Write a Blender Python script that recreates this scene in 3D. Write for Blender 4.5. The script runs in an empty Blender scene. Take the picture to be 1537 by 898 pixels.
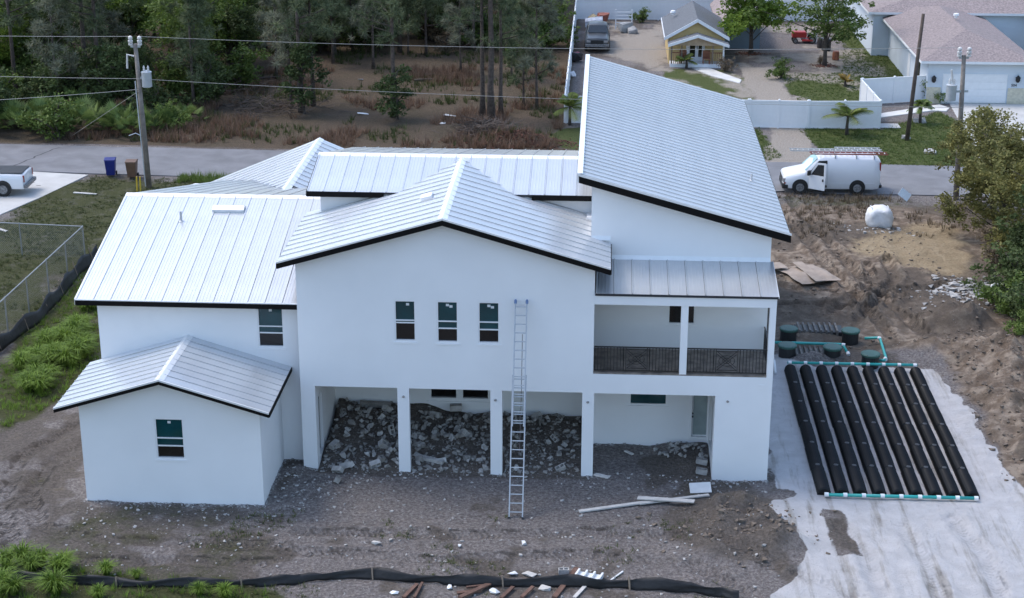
import bpy, bmesh, math, random
import numpy as np
from mathutils import Vector, Matrix
rad = math.radians
scene = bpy.context.scene
COL = scene.collection
# ------------------------------------------------------------------ camera
IW, IH, FPX = 1537.0, 898.0, 2503.0
PITCH, YAW, ROLL = rad(19.4), rad(3.14), rad(0.1)
CAM = np.array([2.9, -54.9, 26.1])
_fw = np.array([-math.sin(YAW)*math.cos(PITCH), math.cos(YAW)*math.cos(PITCH), -math.sin(PITCH)])
_rt = np.array([math.cos(YAW), math.sin(YAW), 0.0]); _up = np.cross(_rt, _fw)
_c, _s = math.cos(ROLL), math.sin(ROLL)
RT, UP = _c*_rt+_s*_up, -_s*_rt+_c*_up
cd = bpy.data.cameras.new('camera'); cam = bpy.data.objects.new('camera', cd); COL.objects.link(cam)
cd.sensor_fit = 'HORIZONTAL'; cd.sensor_width = 36.0; cd.lens = 36.0*FPX/IW
cd.clip_start = 0.5; cd.clip_end = 5000
cam.matrix_world = Matrix(((RT[0], UP[0], -_fw[0], CAM[0]), (RT[1], UP[1], -_fw[1], CAM[1]), (RT[2], UP[2], -_fw[2], CAM[2]), (0, 0, 0, 1)))
scene.camera = cam
# ------------------------------------------------------------------ sky, sun, exposure
SUN_EL, SUN_AZ = rad(58), rad(-66)          # azimuth measured from +Y towards +X
world = bpy.data.worlds.new('World'); scene.world = world; world.use_nodes = True
wn = world.node_tree; wn.nodes.clear()
sky = wn.nodes.new('ShaderNodeTexSky'); sky.sky_type = 'NISHITA'; sky.sun_disc = False
sky.sun_elevation = SUN_EL; sky.sun_rotation = SUN_AZ
sky.air_density = 1.2; sky.dust_density = 2.0; sky.ozone_density = 2.5
bg = wn.nodes.new('ShaderNodeBackground'); bg.inputs[1].default_value = 0.15
wo = wn.nodes.new('ShaderNodeOutputWorld')
wn.links.new(sky.outputs[0], bg.inputs[0]); wn.links.new(bg.outputs[0], wo.inputs[0])
sl = bpy.data.lights.new('sun', 'SUN'); sl.energy = 0.8; sl.angle = rad(20); sl.color = (1.0, 0.94, 0.86)
sun = bpy.data.objects.new('sun', sl); COL.objects.link(sun)
sdir = Vector((math.sin(SUN_AZ)*math.cos(SUN_EL), math.cos(SUN_AZ)*math.cos(SUN_EL), math.sin(SUN_EL)))
sun.rotation_euler = sdir.to_track_quat('Z', 'Y').to_euler(); sun.location = sdir*100
vs = scene.view_settings; vs.view_transform = 'Standard'; vs.look = 'None'; vs.gamma = 1; vs.exposure = 1.12
vs.use_curve_mapping = False
scene.cycles.max_bounces = 6; scene.cycles.diffuse_bounces = 3; scene.cycles.glossy_bounces = 3
scene.cycles.transparent_max_bounces = 12; scene.cycles.transmission_bounces = 3
scene.cycles.use_denoising = True
# ------------------------------------------------------------------ pixel -> place
def ray(u, v): return RT*(u-IW/2)/FPX + UP*(IH/2-v)/FPX + _fw
def G(u, v, z=0.0):
    d = ray(u, v); return CAM + d*(z-CAM[2])/d[2]
def PY(u, v, y):
    d = ray(u, v); return CAM + d*(y-CAM[1])/d[1]
def PX(u, v, x):
    d = ray(u, v); return CAM + d*(x-CAM[0])/d[0]
def GP(*pts): return [tuple(G(u, v)[:2]) for u, v in pts]
# ------------------------------------------------------------------ materials
MATS = {}
def mat(name, color, rough=0.8, metal=0.0, var=0.0, scale=4.0, bump=0.0, bscale=30.0, dark=None, spec=0.5, detail=6.0, obj=True, dist=0.0):
    """base colour varied by two noises (mottle and fine grain), optional relief"""
    if name in MATS: return MATS[name]
    m = bpy.data.materials.new(name); m.use_nodes = True; MATS[name] = m
    nt = m.node_tree; N = nt.nodes; L = nt.links; b = N['Principled BSDF']
    b.inputs['Roughness'].default_value = rough; b.inputs['Metallic'].default_value = metal
    b.inputs['Specular IOR Level'].default_value = spec
    c = Vector(color)
    b.inputs['Base Color'].default_value = (*c, 1)
    tc = N.new('ShaderNodeTexCoord')
    src = tc.outputs['Object' if obj else 'Generated']
    if var > 0:
        n1 = N.new('ShaderNodeTexNoise'); n1.inputs['Scale'].default_value = scale; n1.inputs['Detail'].default_value = detail; n1.inputs['Distortion'].default_value = dist
        L.new(src, n1.inputs['Vector'])
        rp = N.new('ShaderNodeValToRGB'); L.new(n1.outputs['Fac'], rp.inputs[0])
        d = Vector(dark) if dark else c*(1-var)
        hi = c*(1+var*0.5) if not dark else c
        rp.color_ramp.elements[0].position = 0.32; rp.color_ramp.elements[0].color = (*d, 1)
        rp.color_ramp.elements[1].position = 0.68; rp.color_ramp.elements[1].color = (*[min(x, .95) for x in hi], 1)
        oi = N.new('ShaderNodeObjectInfo'); hs = N.new('ShaderNodeHueSaturation')
        mr = N.new('ShaderNodeMapRange'); L.new(oi.outputs['Random'], mr.inputs[0])
        mr.inputs[3].default_value = 1-var*.35; mr.inputs[4].default_value = 1+var*.35
        L.new(mr.outputs[0], hs.inputs['Value']); L.new(rp.outputs[0], hs.inputs['Color'])
        L.new(hs.outputs[0], b.inputs['Base Color'])
    if bump > 0:
        n2 = N.new('ShaderNodeTexNoise'); n2.inputs['Scale'].default_value = bscale; n2.inputs['Detail'].default_value = 5
        L.new(src, n2.inputs['Vector'])
        bp = N.new('ShaderNodeBump'); bp.inputs['Strength'].default_value = bump; bp.inputs['Distance'].default_value = 0.05
        L.new(n2.outputs['Fac'], bp.inputs['Height']); L.new(bp.outputs[0], b.inputs['Normal'])
    return m
def leafmat(name, c1, c2, trans=0.25):
    if name in MATS: return MATS[name]
    m = bpy.data.materials.new(name); m.use_nodes = True; MATS[name] = m
    nt = m.node_tree; N = nt.nodes; L = nt.links; b = N['Principled BSDF']; b.inputs['Roughness'].default_value = 0.65
    b.inputs['Specular IOR Level'].default_value = 0.25
    at = N.new('ShaderNodeAttribute'); at.attribute_name = 'tint'
    oi = N.new('ShaderNodeObjectInfo')
    ad = N.new('ShaderNodeMath'); ad.operation = 'MULTIPLY_ADD'; ad.inputs[1].default_value = 0.35; L.new(oi.outputs['Random'], ad.inputs[0])
    L.new(at.outputs['Fac'], ad.inputs[2])
    sb = N.new('ShaderNodeMath'); sb.operation = 'SUBTRACT'; sb.inputs[1].default_value = 0.17; L.new(ad.outputs[0], sb.inputs[0])
    mx = N.new('ShaderNodeMix'); mx.data_type = 'RGBA'; L.new(sb.outputs[0], mx.inputs[0])
    mx.inputs[6].default_value = (*c1, 1); mx.inputs[7].default_value = (*c2, 1)
    L.new(mx.outputs[2], b.inputs['Base Color'])
    tr = N.new('ShaderNodeBsdfTranslucent'); L.new(mx.outputs[2], tr.inputs[0])
    ms = N.new('ShaderNodeMixShader'); ms.inputs[0].default_value = trans
    L.new(b.outputs[0], ms.inputs[1]); L.new(tr.outputs[0], ms.inputs[2])
    L.new(ms.outputs[0], N['Material Output'].inputs[0])
    return m
# ------------------------------------------------------------------ objects
def tag(o, label=None, cat=None, group=None, kind=None):
    if label: o['label'] = label
    if cat: o['category'] = cat
    if group: o['group'] = group
    if kind: o['kind'] = kind
    return o
def empty(name, loc=(0, 0, 0), rz=0.0, parent=None):
    o = bpy.data.objects.new(name, None); COL.objects.link(o); o.location = loc; o.rotation_euler = (0, 0, rz)
    o.empty_display_size = 0.2
    if parent: o.parent = parent
    return o
def thing(name, loc, label, cat, group=None, rz=0.0):
    return tag(empty(name, tuple(loc), rz), label, cat, group)
def link(name, me, parent=None, loc=(0, 0, 0), rot=(0, 0, 0)):
    o = bpy.data.objects.new(name, me); COL.objects.link(o); o.location = loc; o.rotation_euler = rot
    if parent: o.parent = parent
    return o
def copy_tree(o, parent=None):
    c = o.copy(); COL.objects.link(c); c.parent = parent
    for ch in list(o.children): copy_tree(ch, c)
    return c
class MB:
    """collects quads, boxes, bars and tubes into one mesh"""
    def __init__(s): s.v = []; s.f = []
    def face(s, pts):
        n = len(s.v); s.v += [tuple(p) for p in pts]; s.f.append(tuple(range(n, n+len(pts)))); return s
    def raw(s, vs, fs):
        n = len(s.v); s.v += [tuple(p) for p in vs]; s.f += [tuple(i+n for i in f) for f in fs]; return s
    def box(s, x0, x1, y0, y1, z0, z1, M=None):
        vs = [(x0, y0, z0), (x1, y0, z0), (x1, y1, z0), (x0, y1, z0), (x0, y0, z1), (x1, y0, z1), (x1, y1, z1), (x0, y1, z1)]
        if M is not None: vs = [tuple(M @ Vector(p)) for p in vs]
        return s.raw(vs, [(0, 3, 2, 1), (4, 5, 6, 7), (0, 1, 5, 4), (1, 2, 6, 5), (2, 3, 7, 6), (3, 0, 4, 7)])
    def bar(s, a, b, w, h, up=(0, 0, 1)):
        a, b = Vector(a), Vector(b); d = (b-a).normalized(); u = Vector(up)
        if abs(d.dot(u)) > 0.97: u = Vector((0, 1, 0))
        r = d.cross(u).normalized(); u = r.cross(d)
        vs = [p+r*x*w/2+u*y*h/2 for p in (a, b) for x, y in ((-1, -1), (1, -1), (1, 1), (-1, 1))]
        return s.raw(vs, [(3, 2, 1, 0), (4, 5, 6, 7), (0, 1, 5, 4), (1, 2, 6, 5), (2, 3, 7, 6), (3, 0, 4, 7)])
    def tube(s, path, rads, n=8, cap=True):
        path = [Vector(p) for p in path]
        if not hasattr(rads, '__len__'): rads = [rads]*len(path)
        rings = []; prev = None
        for i, p in enumerate(path):
            d = (path[min(i+1, len(path)-1)]-path[max(i-1, 0)]).normalized()
            u = Vector((0, 0, 1)) if abs(d.z) < 0.9 else Vector((1, 0, 0))
            if prev is not None: u = prev
            r = d.cross(u).normalized(); u = r.cross(d); prev = u
            rings.append([p+(r*math.cos(2*math.pi*k/n)+u*math.sin(2*math.pi*k/n))*rads[i] for k in range(n)])
        vs = [q for rg in rings for q in rg]; fs = []
        for i in range(len(rings)-1):
            for k in range(n):
                fs.append((i*n+k, i*n+(k+1) % n, (i+1)*n+(k+1) % n, (i+1)*n+k))
        if cap: fs.append(tuple(range(n-1, -1, -1))); fs.append(tuple((len(rings)-1)*n+k for k in range(n)))
        return s.raw(vs, fs)
    def cyl(s, c, r, h, n=20, r2=None, axis='z'):
        ax = {'z': Vector((0, 0, 1)), 'y': Vector((0, 1, 0)), 'x': Vector((1, 0, 0))}[axis]; c = Vector(c)
        return s.tube([c, c+ax*h], [r, r if r2 is None else r2], n)
    def lathe(s, prof, n=20, c=(0, 0, 0)):
        vs = []; fs = []
        for r, z in prof:
            for k in range(n): vs.append((c[0]+r*math.cos(2*math.pi*k/n), c[1]+r*math.sin(2*math.pi*k/n), c[2]+z))
        for i in range(len(prof)-1):
            for k in range(n): fs.append((i*n+k, i*n+(k+1) % n, (i+1)*n+(k+1) % n, (i+1)*n+k))
        fs.append(tuple(range(n-1, -1, -1))); fs.append(tuple((len(prof)-1)*n+k for k in range(n)))
        return s.raw(vs, fs)
    def prism(s, poly, y0, y1, plane='xz'):
        n = len(poly)
        if plane == 'xz': a = [(p[0], y0, p[1]) for p in poly]; b = [(p[0], y1, p[1]) for p in poly]
        elif plane == 'yz': a = [(y0, p[0], p[1]) for p in poly]; b = [(y1, p[0], p[1]) for p in poly]
        else: a = [(p[0], p[1], y0) for p in poly]; b = [(p[0], p[1], y1) for p in poly]
        return s.raw(a+b, [tuple(range(n)), tuple(range(2*n-1, n-1, -1))]+[(i, i+n, (i+1) % n+n, (i+1) % n) for i in range(n)])
    def mesh(s, name, m, smooth=False, fix=True):
        me = bpy.data.meshes.new(name); me.from_pydata(s.v, [], s.f)
        if m: me.materials.append(m)
        if fix:
            bm = bmesh.new(); bm.from_mesh(me); bmesh.ops.recalc_face_normals(bm, faces=bm.faces); bm.to_mesh(me); bm.free()
        if smooth:
            for p in me.polygons: p.use_smooth = True
        me.update(); return me
    def build(s, name, m, parent=None, loc=(0, 0, 0), rot=(0, 0, 0), smooth=False, fix=True, bevel=0.0):
        o = link(name, s.mesh(name, m, smooth, fix), parent, loc, rot)
        if bevel > 0:
            md = o.modifiers.new('bevel', 'BEVEL'); md.width = bevel; md.segments = 2; md.limit_method = 'ANGLE'
        return o
# ------------------------------------------------------------------ numpy noise
_rng = np.random.default_rng(7); _TAB = _rng.random((256, 256))
def vn(x, y, sc=1.0, seed=0):
    x = np.asarray(x)*sc+seed*17.31; y = np.asarray(y)*sc+seed*9.73
    xi = np.floor(x).astype(int); yi = np.floor(y).astype(int); fx = x-xi; fy = y-yi
    fx = fx*fx*(3-2*fx); fy = fy*fy*(3-2*fy)
    a = _TAB[xi & 255, yi & 255]; b = _TAB[(xi+1) & 255, yi & 255]; c = _TAB[xi & 255, (yi+1) & 255]; d = _TAB[(xi+1) & 255, (yi+1) & 255]
    return (a*(1-fx)+b*fx)*(1-fy)+(c*(1-fx)+d*fx)*fy-0.5
def fbm(x, y, sc=1.0, oct=4, seed=0):
    r = 0; a = 1.0
    for i in range(oct): r = r+a*vn(x, y, sc*2**i, seed+i*3); a *= 0.5
    return r
def sd_poly(x, y, P):
    """signed distance to polygon, negative inside"""
    d = np.full(x.shape, 1e9); ins = np.zeros(x.shape, bool); n = len(P)
    for i in range(n):
        ax, ay = P[i]; bx, by = P[(i+1) % n]; ex, ey = bx-ax, by-ay
        wx, wy = x-ax, y-ay; t = np.clip((wx*ex+wy*ey)/(ex*ex+ey*ey+1e-12), 0, 1)
        d = np.minimum(d, (wx-ex*t)**2+(wy-ey*t)**2)
        c = ((ay > y) != (by > y)) & (x < (bx-ax)*(y-ay)/(by-ay+1e-12)+ax); ins ^= c
    d = np.sqrt(d); return np.where(ins, -d, d)
def sd_line(x, y, P):
    """distance to a polyline, distance along it, signed side offset"""
    best = np.full(x.shape, 1e9); al = np.zeros(x.shape); acc = 0.0
    for i in range(len(P)-1):
        ax, ay = P[i]; bx, by = P[i+1]; ex, ey = bx-ax, by-ay; l = math.hypot(ex, ey)
        wx, wy = x-ax, y-ay; t = np.clip((wx*ex+wy*ey)/(l*l), 0, 1); d = np.sqrt((wx-ex*t)**2+(wy-ey*t)**2)
        m = d < best; best = np.where(m, d, best); al = np.where(m, acc+t*l, al); acc += l
    return best, al
def sm(e0, e1, x):
    t = np.clip((x-e0)/(e1-e0), 0, 1); return t*t*(3-2*t)
# ================================================================== THE GROUND
def road_near(x): return 39.15-0.037*x
def road_far(x): return 45.75-0.03*x
SAND = GP((1163, 560), (1178, 545), (1230, 552), (1300, 548), (1350, 556), (1400, 556), (1442, 602), (1470, 650), (1502, 700), (1540, 742))+[(21, -.3), (21, -16), (6.5, -16)]+GP((1150, 893), (1200, 868), (1204, 840), (1190, 812), (1200, 795), (1178, 790), (1156, 776), (1160, 755), (1190, 742), (1165, 735))
STRAW = GP((1282, 355), (1330, 345), (1390, 333), (1440, 345), (1450, 410), (1400, 408), (1350, 395), (1290, 380))
GRASS_L = [(-31, 39.6), (-14, 39.9), (-15, 32), (-17.5, 26), (-22, 23), (-23.2, 12), (-40, 10), (-45, 31), (-29.5, 31)]
STRIP_L = GP((0, 530), (130, 405), (200, 420), (150, 560), (60, 620), (0, 650))
STRIP_B = [(-40, -7.6), (-12, -7.9), (-9, -8.6), (-7, -9.2), (-5, -12), (-40, -14)]
LAWN_R1 = [(12.6, 45.3), (12.1, 54.2), (13.4, 54.2), (14.1, 46.5)]
LAWN_R2 = [(17.1, 45.2), (15.9, 54.5), (21.4, 54.4), (26.2, 60), (27.3, 56), (25.8, 44.8)]
LAWN_R3 = GP((1172, 110), (1245, 112), (1266, 104), (1264, 62), (1250, 44), (1342, 34), (1362, 112), (1318, 125), (1312, 160), (1210, 160), (1185, 140))
LAWN_R4 = GP((1000, 104), (1090, 106), (1140, 128), (1130, 152), (1000, 120))
LAWN_L = GP((818, 222), (830, 195), (880, 186), (900, 225))
DRIVE = GP((1115, 103), (1160, 100), (1170, 120), (1192, 155), (1212, 195), (1228, 246), (1150, 246), (1156, 195), (1140, 155), (1120, 125))
YARD = GP((905, 60), (990, 45), (1000, 105), (930, 90))
TRACKS = [GP((1150, 300), (1200, 350), (1265, 425), (1340, 510)), GP((1185, 300), (1235, 355), (1300, 425), (1385, 505)),
          GP((1290, 480), (1345, 420), (1330, 390)), GP((1250, 470), (1310, 425), (1300, 395)), GP((1170, 430), (1300, 445), (1420, 430)), GP((1170, 455), (1290, 462), (1350, 445)),
          GP((450, 800), (700, 803), (900, 798), (1060, 812), (1160, 850)), GP((430, 828), (660, 840), (880, 832), (1040, 850), (1130, 893)),
          GP((128, 665), (70, 700), (45, 745), (60, 790), (150, 812), (420, 822)), GP((110, 640), (30, 690), (2, 760), (20, 830), (140, 842), (400, 846)),
          GP((1262, 790), (1300, 840), (1325, 898)), GP((1350, 790), (1385, 840), (1410, 898)), GP((1430, 780), (1480, 840), (1500, 898)), GP((1200, 860), (1240, 875), (1290, 898))]
MOUND = [((7.9, -3.2), 1.3, 1.0, 1.0), ((8.9, -5.0), 1.0, 1.1, 0.65), ((6.9, -5.2), 1.2, 1.0, .35), ((20.6, 12.2), 2.2, 2.6, 1.0), ((19.6, 6.6), 1.7, 2.8, 0.75), ((19.9, 1.5), 1.6, 2.4, 0.6),
         ((19.0, 16.6), 1.35, 1.25, 1.15), ((21.8, 20.6), 2.2, 1.3, 0.35), ((-8.2, -.8), .9, 1.6, .12), ((6.4, 2.1), 1.0, .8, .35), ((12.6, 15.2), 1.2, .5, .18), ((12.1, 11.9), 1.8, .5, .3), ((16.0, 11.9), 1.4, .5, .2),
         ((17.0, 13.6), 1.6, .9, .25), ((-2.5, 49.2), 2.6, 1.0, .7), ((-5, 52), 2.5, 1.4, .5), ((12.2, 23.5), 1.6, 1.0, .2)]
def HT(x, y):
    x = np.asarray(x, float); y = np.asarray(y, float)
    near = sm(60, 36, np.abs(y)) * sm(40, 24, np.abs(x)); off = sm(-.5, 1.2, np.maximum(road_near(x)-y, y-road_far(x)))
    h = (0.10*fbm(x, y, .35, 3, 1)*near+0.05*fbm(x, y, 2.1, 3, 5))*off
    mud = sm(9.4, 11, x)*sm(36, 33, y)*sm(14.5, 16.5, y)
    h = h+mud*(0.26*fbm(x, y, .8, 5, 9))+.035*sm(12, 8, np.abs(y))*fbm(x, y, 1.1, 4, 33)
    for (cx, cy), sx, sy, a in MOUND:
        q = ((x-cx)/sx)**2+((y-cy)/sy)**2
        h = h+a*np.exp(-q)*(1+1.0*fbm(x, y, 1.0, 5, 3))
    h = h+.22*sm(16.8, 18.2, x)*sm(22.5, 21, x)*sm(-3, -1, y)*sm(16, 14, y)*fbm(x, y, 1.5, 4, 61)
    for i, T in enumerate(TRACKS):
        d, al = sd_line(x, y, T)
        w = 0.28 if i < 10 else 0.3
        amp = 2.3 if i < 6 else 1.0
        h = h+amp*(-0.07*np.exp(-(d/w)**4)+0.055*np.exp(-((d-w*1.5)/.15)**2))*(0.5+1.0*(vn(x, y, .6, i)+.5))
    field = sm(.5, -.3, np.maximum(np.abs(x-13.6)-3.4, np.abs(y-4.9)-6.4))
    h = h*(1-.9*field)
    sd = sd_poly(x, y, SAND); h = h+.06*sm(.3, -.6, sd)*(1-field)
    # fill thrown into the porch
    inp = sm(-7.4, -7.0, x)*sm(2.9, 2.3, x)*sm(-.5, .4, y)*sm(4.6, 4.3, y)
    h = h+inp*(np.clip(y, 0, 4.3)/4.3)**.8*(0.82+.05*(-x-3))*(.9+.5*fbm(x, y, .8, 3, 6))
    b4 = sm(2.7, 2.9, x)*sm(7.3, 7.0, x)*sm(-.4, 2.0, y)*sm(3.0, 2.7, y); h = h+.14*b4
    # forest floor humps
    h = h+.25*sm(47.5, 52, y)*fbm(x, y, .22, 4, 12)*sm(2, -2, x)
    return h
def gz(x, y): return float(HT(np.array([x]), np.array([y]))[0])
def axis(segs):
    out = []
    for a, b, s in segs: out += list(np.arange(a, b-1e-6, s))
    return np.array(out+[segs[-1][1]])
GX = axis([(-600, -120, 60), (-120, -50, 5), (-50, -25, .7), (-25, -16.5, .3), (-16.5, 21.5, .15), (21.5, 30, .4), (30, 60, 1.5), (60, 120, 6), (120, 600, 60)])
GY = axis([(-300, -60, 40), (-60, -14, 4), (-14, -9.5, .4), (-9.5, 5, .15), (5, 24, .17), (24, 38, .2), (38, 40, .4), (40, 60, .5), (60, 112, 1.0), (112, 160, 6), (160, 1200, 80)])
def make_ground():
    X, Y = np.meshgrid(GX, GY); x = X.ravel(); y = Y.ravel(); z = HT(x, y)
    # the bed of the road and the slabs lies lower than the paving laid on it
    rd = np.maximum(road_near(x)-y, y-road_far(x)); z = np.where(rd < .35, np.minimum(z, -.04), z)
    nx, ny = len(GX), len(GY)
    idx = np.arange(nx*ny).reshape(ny, nx)
    F = np.stack([idx[:-1, :-1], idx[:-1, 1:], idx[1:, 1:], idx[1:, :-1]], -1).reshape(-1, 4)
    me = bpy.data.meshes.new('ground'); me.vertices.add(len(x)); me.vertices.foreach_set('co', np.stack([x, y, z], -1).astype(np.float32).ravel())
    me.loops.add(F.size); me.loops.foreach_set('vertex_index', F.ravel().astype(np.int32))
    me.polygons.add(len(F)); me.polygons.foreach_set('loop_start', np.arange(0, F.size, 4, dtype=np.int32)); me.polygons.foreach_set('use_smooth', np.ones(len(F), bool))
    me.update(); me.validate()
    n1 = fbm(x, y, .5, 4, 20); n2 = fbm(x, y, .25, 4, 40)
    def pm(P, w=.7, nz=.9): return sm(w/2, -w/2, sd_poly(x, y, P)+nz*n1)
    nz3 = fbm(x, y, 2.2, 4, 44); sand = sm(.14, -.14, sd_poly(x, y, SAND)+.45*n1+.22*nz3)
    streak = GP((1230, 766), (1262, 770), (1300, 838), (1255, 838)); sand = sand*(1-.9*sm(.22, -.22, sd_poly(x, y, streak)+.18*nz3))
    sand = np.maximum(sand, .8*sm(.25, -.25, sd_poly(x, y, [(9.1, 1.2), (10.9, 1.2), (10.9, 12.6), (9.9, 12.6)])+.8*n1))
    straw = pm(STRAW, 1.6, 1.2)
    gr = np.maximum.reduce([.75*pm(GRASS_L, 3, 2.2), .95*pm(STRIP_L, 1.6, 1.6), .9*pm(STRIP_B, 1.2, 1.6),
        .5*sm(.05, .5, n2)*sm(-9.5, -8, -np.abs(y+5.6)-3)*sm(9, 7, x), .55*sm(2.2, .3, np.abs(road_near(x)-1.8-y))*sm(8, 16, x)*sm(25, 17, x)])
    lawn = np.maximum.reduce([pm(LAWN_R1, .7, .5), pm(LAWN_R2, .7, .5), pm(LAWN_R3, 1.5, 1.5), pm(LAWN_R4, .7, .6), pm(LAWN_L, 1.2, 1.2)])
    lawn = np.maximum(lawn, sm(0, 4, x-26)*sm(0, 2, y-road_far(x))*(1-sm(59, 61, y)*sm(100, 90, y)*0))
    lit = sm(0.1, 1.0, y-road_far(x))*sm(1.0, -.6, x-.4+.3*n1)*(1-lawn)
    lit = np.maximum(lit, sm(96, 99, y))
    grav = np.maximum(pm(DRIVE, .5, .5), .9*pm(YARD, 1.5, 2.0)); grav = np.maximum(grav, .7*sm(55, 60, y)*sm(96, 92, y)*sm(2, 4, x)*sm(26, 24, x)*sm(-.15, .35, n2+.8*n1))
    dark_soil = sm(-.04, .3, n2+.5*fbm(x, y, 1.3, 4, 50))*.9  # dark damp patches
    dark_soil = np.maximum(dark_soil, .9*sm(-.1, .2, n2+.6*n1)*sm(54, 58, y)*sm(0, 2, x))
    dark_soil = np.maximum(dark_soil, sm(.55, -.2, np.hypot((x-7.9)/1.9, (y+3.8)/2.4)-1+.5*n1))
    dark_soil = np.maximum(dark_soil, .75*sm(.2, -.2, np.maximum(np.abs(x+2.3)-5.0, np.abs(y-2)-2.4)))  # soil darker across the whole porch floor
    dark_soil = np.maximum(dark_soil, .8*sm(.3, 1.3, y-12.5)*sm(36, 31, y)*sm(9, 10, x)*sm(-.2, .25, n2+.5*n1))
    dark_soil = np.maximum(dark_soil, sm(1.6, .9, np.hypot(x-19, (y-16.6))))*(1-.75*sand)
    brown = np.maximum(sm(17.2, 18.4, x+.9*n1)*sm(15, 13, y)*sm(-3, -1, y), sm(9.5, 12, x)*sm(37, 35, y)*sm(12.5, 14, y))*(1-sand)
    trk = np.zeros_like(x); alo = np.zeros_like(x); acr = np.zeros_like(x)
    for i, T in enumerate(TRACKS):
        d, al = sd_line(x, y, T); m = sm(.36, .24, d)*(.35+1.0*np.clip(vn(x, y, .45, 60+i)+.5, 0, 1)); up = m > trk; trk = np.where(up, m, trk); alo = np.where(up, al, alo); acr = np.where(up, d, acr)
    def att(name, r, g, b):
        a = me.attributes.new(name, 'FLOAT_COLOR', 'POINT')
        a.data.foreach_set('color', np.stack([r, g, b, np.ones_like(r)], -1).astype(np.float32).ravel())
    att('zone_a', gr, sand, lit); att('zone_b', grav, np.clip(dark_soil, 0, 1), lawn); att('zone_c', straw, brown, trk); att('zone_d', alo/50, sm(25, 15, np.abs(y)), acr)
    o = link('ground', me); tag(o, kind='structure'); return o
def ground_material():
    m = bpy.data.materials.new('site_ground'); m.use_nodes = True; nt = m.node_tree; N = nt.nodes; L = nt.links; b = N['Principled BSDF']
    b.inputs['Roughness'].default_value = .95; b.inputs['Specular IOR Level'].default_value = .15
    geo = N.new('ShaderNodeNewGeometry'); P = geo.outputs['Position']
    def noise(sc, det=6, rough=.6, dist=0.0):
        n = N.new('ShaderNodeTexNoise'); n.inputs['Scale'].default_value = sc; n.inputs['Detail'].default_value = det; n.inputs['Roughness'].default_value = rough; n.inputs['Distortion'].default_value = dist
        L.new(P, n.inputs['Vector']); return n.outputs['Fac']
    def ramp(f, stops):
        r = N.new('ShaderNodeValToRGB'); L.new(f, r.inputs[0]); e = r.color_ramp.elements
        while len(e) < len(stops): e.new(.5)
        for el, (p, c) in zip(e, stops): el.position = p; el.color = (*c, 1) if hasattr(c, '__len__') else (c, c, c, 1)
        return r.outputs[0]
    def mix(f, a, c):
        x = N.new('ShaderNodeMix'); x.data_type = 'RGBA'
        for s, v in ((0, f), (6, a), (7, c)):
            if hasattr(v, 'links'): L.new(v, x.inputs[s])
            else: x.inputs[s].default_value = v if not hasattr(v, '__len__') else (*v, 1)
        return x.outputs[2]
    def math_(op, a, c=None, d=None):
        x = N.new('ShaderNodeMath'); x.operation = op
        for i, v in enumerate((a, c, d)):
            if v is None: continue
            if hasattr(v, 'links'): L.new(v, x.inputs[i])
            else: x.inputs[i].default_value = v
        return x.outputs[0]
    def att(name):
        a = N.new('ShaderNodeAttribute'); a.attribute_name = name; s = N.new('ShaderNodeSeparateColor'); L.new(a.outputs['Color'], s.inputs[0]); return s.outputs
    A, B, C, D = att('zone_a'), att('zone_b'), att('zone_c'), att('zone_d')
    nf, nm, nb, ng = noise(9, 9, .78), noise(1.7, 7, .65), noise(.35, 5, .6, .6), noise(38, 4, .7)
    def soft(mask, n=nf, amt=.9, w=.16):
        """mask broken up along its edge by noise"""
        s = math_('MULTIPLY_ADD', math_('SUBTRACT', n, .5), amt, mask)
        r = N.new('ShaderNodeMapRange'); r.interpolation_type = 'SMOOTHSTEP'; L.new(s, r.inputs[0]); r.inputs[1].default_value = .5-w; r.inputs[2].default_value = .5+w
        return r.outputs[0]
    dirt = mix(nm, ramp(nf, [(.37, (0.093, 0.080, 0.074)), (.5, (0.183, 0.160, 0.150)), (.62, (0.323, 0.292, 0.276))]), ramp(nf, [(.37, (0.153, 0.132, 0.123)), (.5, (0.268, 0.238, 0.224)), (.62, (0.408, 0.374, 0.353))]))
    col = mix(soft(C[1], nf, .8, .3), dirt, ramp(nm, [(.3, (.13, .095, .07)), (.5, (.24, .185, .14)), (.62, (.38, .31, .245))]))
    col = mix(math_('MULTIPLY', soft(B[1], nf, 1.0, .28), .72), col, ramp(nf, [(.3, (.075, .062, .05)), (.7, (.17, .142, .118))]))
    col = mix(math_('MULTIPLY', soft(C[0], nm, 1.5, .45), .72), col, ramp(nf, [(.33, (.26, .19, .105)), (.5, (.43, .33, .2)), (.66, (.55, .44, .28))]))
    grassc = mix(nm, ramp(nf, [(.3, (.035, .04, .016)), (.6, (.085, .095, .036)), (.75, (.16, .15, .07))]), ramp(nf, [(.3, (.05, .055, .022)), (.7, (.12, .115, .055))]))
    col = mix(soft(A[0], nm, 1.3, .3), col, grassc)
    lawnc = mix(nb, ramp(nf, [(.3, (.045, .07, .018)), (.7, (.1, .135, .04))]), ramp(nf, [(.3, (.07, .085, .026)), (.7, (.165, .165, .07))]))
    col = mix(soft(B[2], nf, .5, .2), col, lawnc)
    litc = mix(nb, ramp(nf, [(.28, (.075, .05, .038)), (.55, (.18, .13, .1)), (.75, (.3, .23, .18))]), ramp(nf, [(.3, (.045, .042, .024)), (.6, (.1, .085, .052)), (.8, (.17, .14, .09))]))
    col = mix(soft(A[2], nf, .6, .25), col, litc)
    col = mix(soft(B[0], nm, 1.1, .3), col, ramp(nf, [(.3, (.24, .2, .165)), (.55, (.42, .37, .315)), (.75, (.55, .49, .42))]))
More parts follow.
